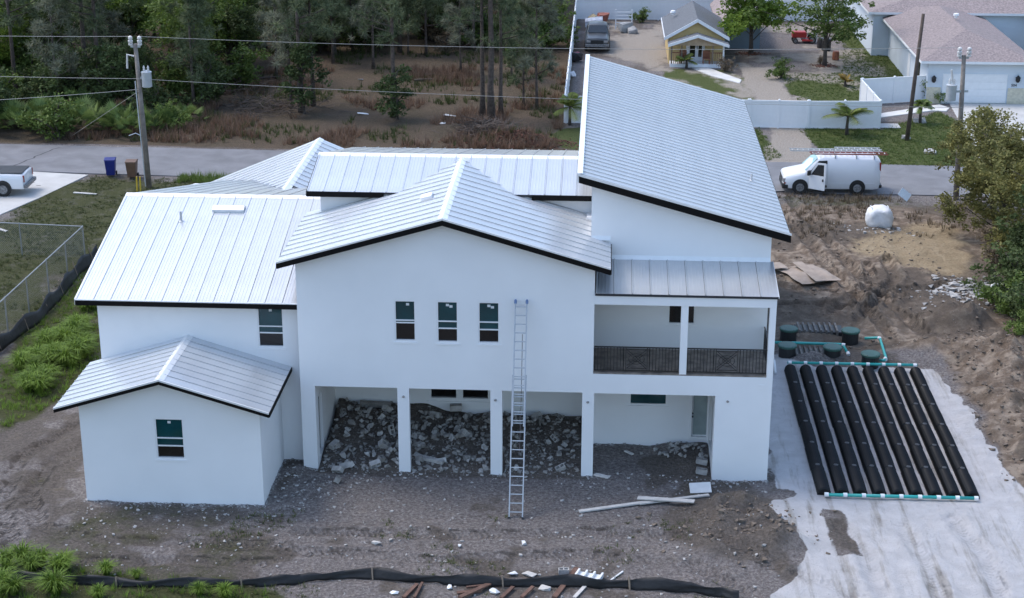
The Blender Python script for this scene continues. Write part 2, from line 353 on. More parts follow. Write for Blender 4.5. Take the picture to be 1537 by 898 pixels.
    # white fill sand: dragged streaks of the darker soil under it
    mp = N.new('ShaderNodeMapping'); mp.inputs['Rotation'].default_value = (0, 0, rad(8)); mp.inputs['Scale'].default_value = (1.5, .13, 1); L.new(P, mp.inputs['Vector'])
    st = N.new('ShaderNodeTexNoise'); st.inputs['Scale'].default_value = 1.3; st.inputs['Detail'].default_value = 7; st.inputs['Roughness'].default_value = .65; L.new(mp.outputs[0], st.inputs['Vector'])
    sandc = mix(ramp(st.outputs['Fac'], [(.36, 1), (.47, 0)]), ramp(nm, [(.3, (.56, .54, .535)), (.7, (.70, .68, .68))]), ramp(nm, [(.3, (.30, .275, .25)), (.6, (.5, .47, .44))]))
    col = mix(soft(A[1], nf, .35, .12), col, sandc)
    # pale specks of broken mortar
    sp = N.new('ShaderNodeTexVoronoi'); sp.inputs['Scale'].default_value = 6.5; L.new(P, sp.inputs['Vector'])
    spm = math_('MULTIPLY', ramp(sp.outputs['Distance'], [(.1, 1), (.17, 0)]), ramp(noise(.9, 4), [(.5, 0), (.62, 1)]))
    col = mix(math_('MULTIPLY', math_('MULTIPLY', spm, .75), D[1]), col, (.5, .48, .45))
    # tread marks
    sn = math_('SINE', math_('ADD', math_('MULTIPLY', D[0], 50*2*math.pi/.19), math_('ADD', math_('MULTIPLY', D[2], 26), math_('MULTIPLY', nm, 5)))); tr = math_('MULTIPLY', math_('MULTIPLY', C[2], ramp(noise(3.1, 3), [(.42, 0), (.58, 1)])), math_('MULTIPLY_ADD', sn, .5, .5))
    col = mix(math_('MULTIPLY', math_('MULTIPLY', tr, .6), math_('MULTIPLY_ADD', A[1], -.6, 1.0)), col, (.10, .085, .072))
    L.new(col, b.inputs['Base Color'])
    hb = math_('ADD', math_('MULTIPLY', nf, .6), math_('ADD', math_('MULTIPLY', ng, .25), math_('MULTIPLY', nm, .9)))
    hb = math_('SUBTRACT', hb, math_('MULTIPLY', math_('MULTIPLY', tr, .4), math_('MULTIPLY_ADD', A[1], -.6, 1.0))); hb = math_('ADD', hb, math_('MULTIPLY', spm, .3))
    bp = N.new('ShaderNodeBump'); bp.inputs['Strength'].default_value = 1.0; bp.inputs['Distance'].default_value = .22
    L.new(hb, bp.inputs['Height']); L.new(bp.outputs[0], b.inputs['Normal'])
    return m
ground = make_ground(); ground.data.materials.append(ground_material())
# ---- road, slabs, walks
def slab(name, poly, z, m, thick=.12, parent=None):
    mb = MB(); mb.prism(poly, z-thick, z, 'xy'); return tag(mb.build(name, m, parent), kind='structure')
M_asph = mat('asphalt', (.20, .20, .21), .9, var=.22, scale=.7, bump=.25, bscale=60, detail=9, dist=.4)
M_conc = mat('concrete_slab', (.46, .45, .43), .85, var=.14, scale=.8, bump=.15, bscale=25, detail=8)
M_walk = mat('pale_walk', (.62, .61, .58), .85, var=.12, scale=1.2, bump=.1)
xs = list(np.linspace(-130, 130, 105)); rp = random.Random(5)
edge = [(x, road_near(x)+rp.uniform(-.1, .1)) for x in xs]+[(x, road_far(x)+rp.uniform(-.1, .1)) for x in reversed(xs)]
road = slab('road', edge, .02, M_asph)
mb = MB()   # a tarred crack across the road
c0, c1 = G(0, 258), G(88, 222)
pts = [Vector((c0[0]+(c1[0]-c0[0])*t+rp.uniform(-.12, .12), c0[1]+(c1[1]-c0[1])*t, .0245)) for t in np.linspace(0, 1, 14)]
for p, q in zip(pts, pts[1:]): mb.face([(p.x-.06, p.y, p.z), (q.x-.06, q.y, q.z), (q.x+.06, q.y, q.z), (p.x+.06, p.y, p.z)])
mb.build('tar_crack', mat('tar', (.06, .06, .065), .8, var=.2), road)
slab('driveway', [(-27.6, 39.75), (-28.9, 34.7), (-30.2, 30.5), (-31.5, 20), (-46, 20), (-44, 40.5), (-31, 40.25)], .035, M_conc)
slab('driveway', [(27.4, 62.4), (33.8, 62.4), (33.4, 44.4), (26.2, 44.7)], .05, M_conc)
slab('garden_walk', [tuple(G(u, v)[:2]) for u, v in ((1318, 172), (1410, 158), (1425, 163), (1420, 168), (1400, 167), (1318, 178))], .06, M_walk)
slab('garden_walk', [tuple(G(u, v)[:2]) for u, v in ((1034, 100), (1055, 99), (1080, 109), (1113, 121), (1110, 126), (1068, 115), (1045, 106))], .06, M_walk)
# ================================================================== THE NEW HOUSE
M_stucco = mat('white_stucco', (.80, .81, .82), .9, var=.045, scale=.45, bump=.10, bscale=70, spec=.2, detail=8)
M_galv = mat('galvalume', (.62, .63, .64), .28, metal=.55, var=.05, scale=1.5, bump=.02, bscale=3)
M_seamshade = mat('seam_shade_deck', (.03, .033, .04), .8, var=.2)  # deck coloured dark so sheet gaps draw shade lines along the ribs
M_cap = mat('white_trim_metal', (.78, .79, .80), .4, metal=.3, var=.04)
M_fascia = mat('black_fascia', (.006, .0055, .0055), .7, var=.2, spec=.15)
M_vinyl = mat('white_frame', (.78, .79, .80), .4, var=.03)
M_teal = mat('teal_film_glass', (.006, .05, .058), .08, var=.25, scale=1.3, spec=.7)
M_dark = mat('dark_glass', (.010, .009, .009), .12, var=.3, scale=2, spec=.6)
M_stick = mat('paper_label', (.62, .64, .64), .8, var=.1)
M_iron = mat('black_iron', (.014, .013, .013), .5, var=.2)
M_frost = mat('pale_glass', (.30, .36, .36), .2, var=.15, scale=2)
house = thing('house', (0, 0, 0), 'large white stucco house with white metal roofs and black fascia, under construction', 'house')
def wall(name, axis_, c, t, a0, a1, z0, z1, holes=(), gable=None, parent=house, m=None):
    """wall on a plane: axis_ 'y' runs along x at y=c..c+t, axis_ 'x' runs along y at x=c..c+t; holes (a0,a1,z0,z1); gable [(a,z)..] replaces the top"""
    A = sorted({a0, a1, *[h[0] for h in holes], *[h[1] for h in holes]}); Z = sorted({z0, z1, *[h[2] for h in holes], *[h[3] for h in holes]})
    A = [a for a in A if a0 <= a <= a1]; Z = [z for z in Z if z0 <= z <= z1]
    hole = lambda i, j: i < 0 or j < 0 or i >= len(A)-1 or j >= len(Z)-1 or any(h[0] <= (A[i]+A[i+1])/2 <= h[1] and h[2] <= (Z[j]+Z[j+1])/2 <= h[3] for h in holes)
    mb = MB(); P = (lambda a, d, z: (a, c+d, z)) if axis_ == 'y' else (lambda a, d, z: (c+d, a, z))
    for i in range(len(A)-1):
        for j in range(len(Z)-1):
            if hole(i, j): continue
            p, q, r, s = A[i], A[i+1], Z[j], Z[j+1]
            mb.face([P(p, 0, r), P(q, 0, r), P(q, 0, s), P(p, 0, s)]); mb.face([P(p, t, r), P(p, t, s), P(q, t, s), P(q, t, r)])
            if hole(i-1, j): mb.face([P(p, 0, r), P(p, 0, s), P(p, t, s), P(p, t, r)])
            if hole(i+1, j): mb.face([P(q, 0, r), P(q, t, r), P(q, t, s), P(q, 0, s)])
            if hole(i, j-1): mb.face([P(p, 0, r), P(p, t, r), P(q, t, r), P(q, 0, r)])
            if hole(i, j+1) and not (gable and j == len(Z)-2): mb.face([P(p, 0, s), P(q, 0, s), P(q, t, s), P(p, t, s)])
    if gable:
        g = [(a0, z1)]+list(gable)+[(a1, z1)]
        mb.face([P(a, 0, z) for a, z in g[::-1]]); mb.face([P(a, t, z) for a, z in g])
        for (a, z), (a2, z2) in zip(g, g[1:]): mb.face([P(a, 0, z), P(a2, 0, z2), P(a2, t, z2), P(a, t, z)])
    return mb.build(name, m or M_stucco, parent, fix=False)
def sash_window(x0, x1, z0, z1, y, gap=.14, label=True, parent=house, wide=False, stick=(.62,)):
    """single hung window, lower sash partly raised; y is the wall face"""
    w = link('window', MB().box(x0+.001, x1-.001, y+.10, y+.13, z0+.001, z1-.001).mesh('window', M_dark), parent)
    fr = MB(); t = .055; d0, d1 = y+.012, y+.098
    fr.box(x0, x0+t, d0, d1, z0, z1); fr.box(x1-t, x1, d0, d1, z0, z1); fr.box(x0+t, x1-t, d0, d1, z0, z0+t*1.2); fr.box(x0+t, x1-t, d0, d1, z1-t*.7, z1)
    h = z1-z0; m1 = z0+h*.52; m0 = m1-h*gap
    fr.box(x0+t, x1-t, d0+.004, d1-.004, m1-.02, m1+.02); fr.box(x0+t, x1-t, d0+.02, d1-.002, m0-.025, m0+.02)
    fr.build('frame', M_vinyl, w)
    MB().box(x0+t, x1-t, y+.06, y+.07, m1+.02, z1-t*.7).build('pane', M_teal, w); MB().box(x0+t, x1-t, y+.062, y+.072, m0+.02, m1-.02).build('pane', M_teal, w)
    if label:
        for k, fx in enumerate(stick):
            xx = x0+(x1-x0)*fx; MB().box(xx-.055, xx+.055, y+.055, y+.0585, z1-.2-.05*k, z1-.11-.05*k).build('paper_label', M_stick, w)
    MB().box(x0-.05, x1+.05, y-.02, y+.011, z0-.07, z0-.002).build('sill', M_stucco, w)
    return w
# ---- walls
CW = (-7.71, 2.77); C_EZ, C_RZ, C_X = 8.07, 9.74, -2.48
kC = (C_RZ-C_EZ)/(C_X+8.27); cz = lambda x: C_RZ-kC*abs(x-C_X)
W3 = [(-4.27, -3.5, 5.05, 6.6), (-2.77, -2.0, 5.03, 6.6), (-1.31, -.54, 5.03, 6.6)]
BAYS = [(-7.19, -4.22, -.3, 3.28), (-3.80, -.88, -.3, 3.27), (-.46, 2.40, -.3, 3.26), (2.82, 7.11, -.3, 3.25)]
wall('wall', 'y', 0, .28, CW[0], 9.09, -.3, 3.98, BAYS)
wall('wall', 'y', 0, .28, CW[0], CW[1], 3.98, cz(CW[0])-.16, W3, [(C_X, C_RZ-.16)])
for i, h in enumerate(W3): sash_window(*h, 0, gap=(.06, .17, .18)[i], stick=((.62,), (.5, .66), (.5, .66))[i])
# left wing
WY = .75; XL = -15.12; EZ = 6.28
LW = [(-9.32, -8.36, 4.42, 6.0)]
wall('wall', 'y', WY, .25, XL, CW[0], -.3, EZ+.05, LW); sash_window(*LW[0], WY, gap=.16, stick=(.5,))
wall('wall', 'x', XL, .25, WY+.251, 16, -.3, EZ-.02, gable=[(7.6, 8.0)])
# small box wing
BX = (-14.85, -8.58); BWN = [(-12.26, -11.24, 1.66, 3.2)]; BY = -3.02
wall('wall', 'y', BY, .25, BX[0], BX[1], -.3, 3.62, BWN, [(-11.85, 4.58)]); sash_window(*BWN[0], BY, gap=.19, stick=(.5,))
wall('wall', 'x', BX[0], .25, BY+.251, WY-.002, -.3, 3.6); wall('wall', 'x', BX[1]-.25, .25, BY+.251, WY-.002, -.3, 3.6)
# porch: back walls, side walls, slab
PB = 4.3
PW = [(-3.55, -1.18, 1.0, 2.2)]
wall('wall', 'y', PB, .2, -7.46, 2.6, -.3, 3.9, PW)
w = link('window', MB().box(PW[0][0]+.001, PW[0][1]-.001, PB+.1, PB+.13, 1.001, 2.199).mesh('window', M_dark), house)
fr = MB(); a, b_ = PW[0][:2]
fr.box(a, a+.09, PB-.01, PB+.098, 1.0, 2.2); fr.box(b_-.09, b_, PB-.01, PB+.098, 1, 2.2); fr.box((a+b_)/2-.13, (a+b_)/2+.13, PB-.01, PB+.098, 1.13, 2.1); fr.box(a+.09, b_-.09, PB-.01, PB+.098, 1, 1.13); fr.box(a+.09, b_-.09, PB-.01, PB+.098, 2.1, 2.2)
fr.build('frame', M_vinyl, w); MB().box(a-.08, b_+.08, PB-.05, PB-.012, .9, .995).build('sill', M_stucco, w)
wall('wall', 'x', -7.46, .27, .281, PB-.001, -.3, 3.9, [(.55, 1.35, .3, 2.6)])
dr = link('door', MB().box(-7.44, -7.3, .552, 1.348, .301, 2.598).mesh('door', M_dark), house)
B4 = 2.6; BW4 = [(4.12, 5.54, 1.72, 2.6), (6.40, 7.10, .42, 2.62)]
wall('wall', 'y', B4, .2, 2.6, 7.36, -.3, 3.9, BW4)
MB().box(2.45, 2.599, B4, PB-.002, -.3, 3.9).build('wall', M_stucco, house)
wall('wall', 'x', 7.112, .25, .281, B4-.001, -.3, 3.9, [(.7, 2.3, .5, 2.7)])
dr = link('door', MB().box(7.2, 7.25, .702, 2.298, .502, 2.698).mesh('door', M_dark), house)
w = link('window', MB().box(4.121, 5.539, B4+.1, B4+.13, 1.721, 2.599).mesh('window', M_dark), house)
MB().box(4.18, 5.48, B4+.06, B4+.07, 1.79, 2.55).build('pane', M_teal, w)
fr = MB(); fr.box(4.12, 4.18, B4+.01, B4+.098, 1.72, 2.6); fr.box(5.48, 5.54, B4+.01, B4+.098, 1.72, 2.6); fr.box(4.18, 5.48, B4+.01, B4+.098, 1.72, 1.79); fr.box(4.18, 5.48, B4+.01, B4+.098, 2.55, 2.6); fr.build('frame', M_vinyl, w)
MB().box(4.06, 5.6, B4-.03, B4-.002, 1.63, 1.715).build('sill', M_stucco, w)
dr = link('door', MB().box(6.401, 7.099, B4+.1, B4+.14, .421, 2.619).mesh('door', M_vinyl), house)
fr = MB(); fr.box(6.36, 6.47, B4-.03, B4+.099, .4, 2.66); fr.box(7.03, 7.108, B4-.03, B4+.099, .4, 2.66); fr.box(6.47, 7.03, B4-.03, B4+.099, 2.55, 2.66); fr.box(6.47, 7.03, B4-.03, B4+.099, .4, .5); fr.build('frame', M_vinyl, dr)
MB().box(6.53, 7.02, B4+.055, B4+.09, .56, 2.54).build('pane', M_frost, dr)
h_ = MB(); h_.cyl((6.50, B4+.0, 1.3), .03, .05, 10, axis='y'); h_.cyl((6.50, B4+.0, 1.43), .026, .05, 10, axis='y'); h_.build('handle', M_iron, dr)
MB().box(-7.19, 2.45, .3, PB, 3.86, 3.94).build('ceiling', M_stucco, house); MB().box(2.82, 7.1, .3, B4, 3.86, 3.94).build('ceiling', M_stucco, house)
# balcony
MB().box(2.78, 9.08, .03, 2.49, 3.965, 4.03).build('balcony_floor', mat('balcony_screed', (.24, .2, .165), .9, var=.45, scale=3, bump=.2), house)
SW = [(5.44, 6.45, 4.98, 6.3)]
wall('wall', 'y', 2.5, .25, 2.6, 9.05, 3.95, 8.62, SW, [(2.6, 10.42)])
w = link('window', MB().box(5.441, 6.449, 2.6, 2.63, 4.981, 6.299).mesh('window', M_dark), house)
fr = MB(); fr.box(5.44, 5.5, 2.51, 2.598, 4.98, 6.3); fr.box(6.39, 6.45, 2.51, 2.598, 4.98, 6.3); fr.box(5.5, 6.39, 2.51, 2.598, 4.98, 5.05); fr.box(5.5, 6.39, 2.51, 2.598, 6.24, 6.3); fr.box(5.92, 5.97, 2.52, 2.598, 5.05, 6.24); fr.build('frame', M_vinyl, w)
MB().box(5.38, 6.51, 2.47, 2.498, 4.88, 4.975).build('sill', M_stucco, w)
pm_ = MB(); pm_.box(5.8, 6.05, .02, .26, 4.03, 6.598); pm_.build('balcony_post', M_stucco, house)
pm_ = MB(); pm_.box(8.87, 9.088, .002, .26, 3.982, 6.598); pm_.build('balcony_post', M_stucco, house)
MB().box(2.772, 9.09, 0, .28, 6.6, 7.0).build('beam', M_stucco, house); MB().box(8.85, 9.089, .281, 2.499, 6.6, 7.0).build('beam', M_stucco, house)
MB().box(2.78, 8.84, .29, 2.49, 6.72, 6.8).build('ceiling', M_stucco, house)
wall('wall', 'x', 8.84, .248, .281, 23, -.3, 3.98); wall('wall', 'x', 8.8, .248, 2.751, 23, 3.981, 8.5); wall('wall', 'x', 2.6, .248, 2.751, 23, 3.95, 10.4)
wall('wall', 'y', 23.0, .25, 2.6, 9.05, -.3, 8.62, gable=[(2.6, 10.42)])
# balcony railings
def railing(p, q, z0, z1, orn=True):
    p, q = Vector(p), Vector(q); d = (q-p); Lr = d.length; d.normalize()
    r = empty('railing', (0, 0, 0), parent=house)
    at_ = lambda s, z: (p.x+d.x*s, p.y+d.y*s, z)
    MB().bar(at_(0, z1), at_(Lr, z1), .045, .04).build('top_rail', M_iron, r); MB().bar(at_(0, z0), at_(Lr, z0), .04, .03).build('bottom_rail', M_iron, r)
    c = Lr/2; ow = .46; me = MB().box(-.011, .011, -.011, .011, 0, z1-z0-.036).mesh('baluster', M_iron)
    n = int(Lr/.115)
    for i in range(n+1):
        s = .02+(Lr-.04)*i/n
        if orn and abs(s-c) < ow*.93: continue
        link('baluster', me, r, at_(s, z0+.016))
    if orn:
        o = MB(); h = z1-z0; zc = (z0+z1)/2
        for s in (-ow, ow, -ow*.82, ow*.82): o.bar(at_(c+s, z0+.016), at_(c+s, z1-.021), .022, .022)
        for s in (-1, 1):
            for k in (-.05, .05): o.bar(at_(c-.34, zc+s*(h*.34)+k), at_(c+.34, zc-s*(h*.34)+k), .02, .018)
            o.bar(at_(c-.36, zc+s*h*.4), at_(c+.36, zc+s*h*.4), .02, .02)
        for rr in (.1, .2):
            pts = [at_(c+rr*1.4*math.cos(t), zc+rr*math.sin(t)) for t in np.linspace(0, 2*math.pi, 17)]; o.tube(pts, .011, 5, False)
        o.build('ornament', M_iron, r)
    return r
railing((2.79, .12, 0), (5.79, .12, 0), 4.1, 4.98); railing((6.06, .12, 0), (8.86, .12, 0), 4.1, 4.98); railing((8.97, .28, 0), (8.97, 2.45, 0), 4.1, 4.98, False)
MB().box(8.62, 8.80, -.02, -.001, 3.55, 3.72).build('socket_cover', M_vinyl, house)
for x, z in ((7.55, 3.05), (-4.0, 2.95), (-.7, 2.9), (2.6, 2.9)): MB().lathe([(.045, 0), (.05, .02), (.03, .05)], 10).build('spigot', mat('spigot', (.32, .31, .3), .5, metal=.5), house, (x, -.002, z), (rad(90), 0, 0))
MB().box(-11.2, 2.6, 5.3, 5.5, 7.0, 9.3).box(0, 0, 0, 0, 0, 0).build('wall', M_stucco, house) if False else None
# ---- roofs: every sheet is an object with its own ribs
def roof(name, e0, e1, r0, r1, pw=.61, thick=.09, rib=True, edge0=True):
    """plane with eave e0-e1 and ridge r0-r1 (same order); sheets run from eave to ridge"""
    e0, e1, r0, r1 = map(Vector, (e0, e1, r0, r1)); n = (e1-e0).cross(r0-e0).normalized()
    if n.z < 0: n = -n
    d = MB(); low = -n*thick
    d.raw([e0, e1, r1, r0, e0+low, e1+low, r1+low, r0+low], [(0, 1, 2, 3), (7, 6, 5, 4), (0, 4, 5, 1), (1, 5, 6, 2), (2, 6, 7, 3), (3, 7, 4, 0)])
    R = d.build(name, M_seamshade, house)
    W = max((e1-e0).length, (r1-r0).length); k = max(1, round(W/pw))
    cache = {}
    for i in range(k):
        a, b = i/k, (i+1)/k
        A, B, C_, D = e0.lerp(e1, a), e0.lerp(e1, b), r0.lerp(r1, b), r0.lerp(r1, a)
        key = tuple(round(x, 4) for v in (B-A, C_-A, D-A) for x in v)
        if key not in cache:
            o = MB(); up = n
            gp_ = .012/((B-A).length+1e-6); prof = [(gp_, .002), (gp_, .042), (gp_+.05, .042), (gp_+.085, .008)]
            for q in (.22, .40, .60, .78): prof += [(q-.022, .008), (q-.014, .015), (q+.014, .015), (q+.022, .008)]
            prof += [(1.0, .008)]
            lo = [(B-A)*s + up*h for s, h in prof]; hi = [(D-A)+(C_-D)*s + up*h for s, h in prof]
            for j in range(len(prof)-1): o.face([lo[j], lo[j+1], hi[j+1], hi[j]])
            for seq in (lo,): o.face([p for p in seq]+[(B-A)+up*.001, up*.001])
            cache[key] = o.mesh('panel', M_galv, fix=False)
        link('panel', cache[key], R, A)
    return R
def trim(name, a, b, w, h, m, up=(0, 0, 1)): return MB().bar(a, b, w, h, up).build(name, m, house)
# central cross gable
GF, GB = -.45, 8.0
roof('roof', (-8.27, GF, C_EZ), (-8.27, 5.6, C_EZ), (C_X, GF, C_RZ), (C_X, 5.6, C_RZ))
roof('roof', (C_X+.0, 5.6, C_RZ), (C_X, 7.95, C_RZ), (C_X-2.1, 5.6, cz(C_X-2.1)), (C_X-.01, 7.95, C_RZ-.003)) if False else None
roof('roof', (3.31, GF, C_EZ), (3.31, 2.48, C_EZ), (C_X, GF, C_RZ), (C_X, 2.48, C_RZ))
roof('roof', (2.59, 2.48, cz(2.59)), (2.59, 5.6, cz(2.59)), (C_X, 2.48, C_RZ), (C_X, 5.6, C_RZ))
# its tail running up into the higher roof behind
for s in (-1, 1):
    roof('roof', (C_X+s*2.0, 5.6, cz(C_X+2.0)), (C_X+s*.05, 8.0, cz(C_X+.05)), (C_X, 5.6, C_RZ), (C_X, 8.0, C_RZ), pw=.7)
MB().prism([(C_X-.17, C_RZ-.03), (C_X, C_RZ+.05), (C_X+.17, C_RZ-.03), (C_X, C_RZ+.03)], GF-.02, 7.95).build('ridge_cap', M_cap, house)
def fascia_gable(xe0, xr, xe1, ze, zr, y, parent=house, h=.2, t=.045):
    mb = MB()
    for a, b, za, zb in ((xe0, xr, ze, zr), (xr, xe1, zr, ze)):
        mb.prism([(a, za-.03), (b, zb-.03), (b, zb-.03-h), (a, za-.03-h)], y-t, y)
    o = mb.build('fascia', M_fascia, parent)
    mb = MB()
    for a, b, za, zb in ((xe0, xr, ze, zr), (xr, xe1, zr, ze)):
        mb.prism([(a, za+.035), (b, zb+.035), (b, zb-.028), (a, za-.028)], y-t-.025, y-.001)
    mb.build('drip_edge', M_cap, parent)
fascia_gable(-8.27, C_X, 3.31, C_EZ, C_RZ, GF)
MB().box(-8.30, -8.255, GF, 5.3, C_EZ-.22, C_EZ-.03).build('fascia', M_fascia, house); MB().box(3.295, 3.34, GF, 2.47, C_EZ-.22, C_EZ-.03).build('fascia', M_fascia, house)
# upper cross roof behind it
BR, BRZ, BE, BEZ = 8.0, 9.80, 4.9, 9.13
roof('roof', (-8.1, BE, BEZ), (2.58, BE, BEZ), (-8.1, BR, BRZ), (2.58, BR, BRZ)); roof('roof', (2.58, 14.0, 8.53), (-7.7, 14.0, 8.53), (2.58, BR, BRZ), (-8.1, BR, BRZ))
MB().prism([(BR-.2, BRZ-.035), (BR, BRZ+.05), (BR+.2, BRZ-.035), (BR, BRZ+.03)], -8.12, 2.58, 'yz').build('ridge_cap', M_cap, house)
wall('wall', 'y', 5.3, .2, -7.66, 2.59, 6.2, 9.1); wall('wall', 'x', -7.66, .2, 5.501, 13.8, 6.2, 8.5, gable=[(8, 9.68)])
MB().box(-8.1, -5.2, BE-.03, BE-.001, BEZ-.2, BEZ-.01).build('fascia', M_fascia, house); MB().box(.35, 2.58, BE-.03, BE-.001, BEZ-.2, BEZ-.01).build('fascia', M_fascia, house)
MB().prism([(BE, BEZ-.01), (BE, BEZ-.2), (BR, BRZ-.2), (BR, BRZ-.01)], -8.13, -8.102, 'yz').build('fascia', M_fascia, house)
# left wing roof
RX = -15.75; WE = .3; r_ = PX(191, 291, RX); WR, WRZ = float(r_[1]), float(r_[2])
roof('roof', (RX, WE, EZ), (-7.73, WE, EZ), (RX, WR, WRZ), (-7.73, WR, WRZ))
roof('roof', (-8.2, 16, WRZ-.205*(16-WR)), (-13.9, 16, WRZ-.205*(16-WR)), (-8.2, WR, WRZ), (RX, WR, WRZ))
MB().prism([(WR-.2, WRZ-.035), (WR, WRZ+.05), (WR+.2, WRZ-.035), (WR, WRZ+.03)], RX-.02, -7.73, 'yz').build('ridge_cap', M_cap, house)
MB().box(RX, -7.73, WE-.045, WE-.001, EZ-.2, EZ-.01).build('fascia', M_fascia, house); MB().box(RX, -7.73, WE-.06, WE-.0, EZ-.008, EZ+.03).build('drip_edge', M_cap, house)
mb = MB(); mb.prism([(WE, EZ+.03), (WE, EZ-.2), (WR, WRZ-.2), (WR, WRZ+.03)], RX-.035, RX-.002, 'yz'); mb.build('drip_edge', M_cap, house)
# street side gable
gx, gy, gzz = -10.16, 20.0, 7.4; kg = .416
roof('roof', (gx-5.6, 9, gzz-kg*5.6), (gx-5.6, gy, gzz-kg*5.6), (gx, 9, gzz), (gx, gy, gzz)); roof('roof', (gx+5.2, 12, gzz-kg*5.2), (gx+5.2, gy, gzz-kg*5.2), (gx, 12, gzz), (gx, gy, gzz))
MB().prism([(gx-.2, gzz-.06), (gx, gzz+.05), (gx+.2, gzz-.06), (gx, gzz+.03)], 9, gy+.02).build('ridge_cap', M_cap, house)
wall('wall', 'y', 19.5, .2, gx-5.2, gx+5.0, -.3, gzz-kg*5.2-.1, gable=[(gx, gzz-.12)])
wall('wall', 'x', gx-5.2, .2, 16, 19.49, -.3, 5.1); wall('wall', 'x', 2.4, .19, 4.6, 13.8, -.3, 8.4); wall('wall', 'y', 13.8, .2, -7.6, 2.4, -.3, 8.4)
# shed roof
SY0, SY1 = 2.0, 23.6; a_ = PY(869, 262, SY0); b_ = PY(1186, 352, SY0)
SX0, SZ0, SX1, SZ1 = float(a_[0]), float(a_[2]), float(b_[0]), float(b_[2])
roof('roof', (SX1, SY0, SZ1), (SX1, SY1, SZ1), (SX0, SY0, SZ0), (SX0, SY1, SZ0), .5)
mb = MB(); mb.prism([(SX0, SZ0-.04), (SX1, SZ1-.04), (SX1, SZ1-.3), (SX0, SZ0-.3)], SY0-.045, SY0-.002); mb.build('fascia', M_fascia, house)
MB().box(SX1, SX1+.04, SY0-.045, SY1, SZ1-.3, SZ1-.04).build('fascia', M_fascia, house)
mb = MB(); mb.prism([(SX0-.05, SZ0+.05), (SX1+.05, SZ1+.036), (SX1+.05, SZ1-.035), (SX0-.05, SZ0-.035)], SY0-.075, SY0-.047); mb.build('drip_edge', M_cap, house)
MB().box(SX0-.06, SX0+.14, SY0-.04, SY1, SZ0+.036, SZ0+.06).box(SX0-.06, SX0-.005, SY0-.04, SY1, SZ0-.3, SZ0+.036).build('ridge_cap', M_cap, house)
# balcony roof
roof('roof', (2.79, -.06, 7.02), (9.13, -.06, 7.02), (2.79, 2.5, 7.47), (9.13, 2.5, 7.47))
MB().prism([(2.44, 7.47), (2.499, 7.62), (2.499, 7.46)], 2.79, 9.05, 'yz').build('flashing', M_cap, house)
MB().prism([(-.061, 7.03), (-.061, 6.96), (2.5, 7.40), (2.5, 7.48)], 9.131, 9.155, 'yz').build('drip_edge', M_cap, house)
MB().prism([(2.44, cz(3.0)+.02), (2.499, cz(3.0)+.18), (2.499, cz(3.0))], 2.6, 3.3, 'yz').build('flashing', M_cap, house)
# box roof
BRX, BRZ_, BEZ_ = -11.85, 4.82, 3.70; kb = (BRZ_-BEZ_)/3.7
roof('roof', (-15.55, -3.5, BEZ_), (-15.55, WY-.002, BEZ_), (BRX, -3.5, BRZ_), (BRX, WY-.002, BRZ_), .45); roof('roof', (-8.15, -3.5, BEZ_), (-8.15, WY-.002, BEZ_), (BRX, -3.5, BRZ_), (BRX, WY-.002, BRZ_), .45)
MB().prism([(BRX-.17, BRZ_-.03), (BRX, BRZ_+.05), (BRX+.17, BRZ_-.03), (BRX, BRZ_+.03)], -3.52, WY-.002).build('ridge_cap', M_cap, house)
fascia_gable(-15.55, BRX, -8.15, BEZ_, BRZ_, -3.5, h=.13)
MB().box(-8.152, -8.125, -3.5, WY-.01, BEZ_-.16, BEZ_-.02).build('fascia', M_fascia, house)
# vents
def on_wing(u, v):
    p = None
    for y in np.linspace(.3, WR, 400):
        q = PY(u, v, y)
        if abs(q[2]-(EZ+(WRZ-EZ)*(y-WE)/(WR-WE))) < .03: p = q
    return p
p = on_wing(344, 316)
if p is not None:
    sl_ = math.atan((WRZ-EZ)/(WR-WE)); M = Matrix.Translation(p) @ Matrix.Rotation(sl_, 4, 'X')
    o = MB(); o.prism([(-.22, 0), (-.22, .15), (.05, .20), (.3, .03), (.3, 0)], -.62, .62, 'yz'); o.v = [tuple(M @ Vector(q)) for q in o.v]; o.build('ridge_vent', M_cap, house, bevel=.015)
p = on_wing(272, 333)
if p is not None: MB().lathe([(.13, -.05), (.12, .03), (.05, .06), (.045, .12), (.045, .42)], 12).build('vent_pipe', mat('vent_pipe', (.5, .51, .52), .5, metal=.3), house, tuple(p))
p = Vector((-3.35, 3.0, cz(-3.35)))
o = MB(); o.box(-.22, .22, -.26, .26, 0, .13, Matrix.Translation(p) @ Matrix.Rotation(-math.atan(kC), 4, 'Y')); o.build('box_vent', M_cap, house, bevel=.02)
kS = (SZ1-SZ0)/(SX1-SX0); px = 8.75; MB().lathe([(.09, -.05), (.08, .03), (.04, .05), (.035, .3)], 10).build('vent_pipe', mat('vent_pipe', (.5, .51, .52), .5), house, (px, 8.2, SZ0+kS*(px-SX0)))
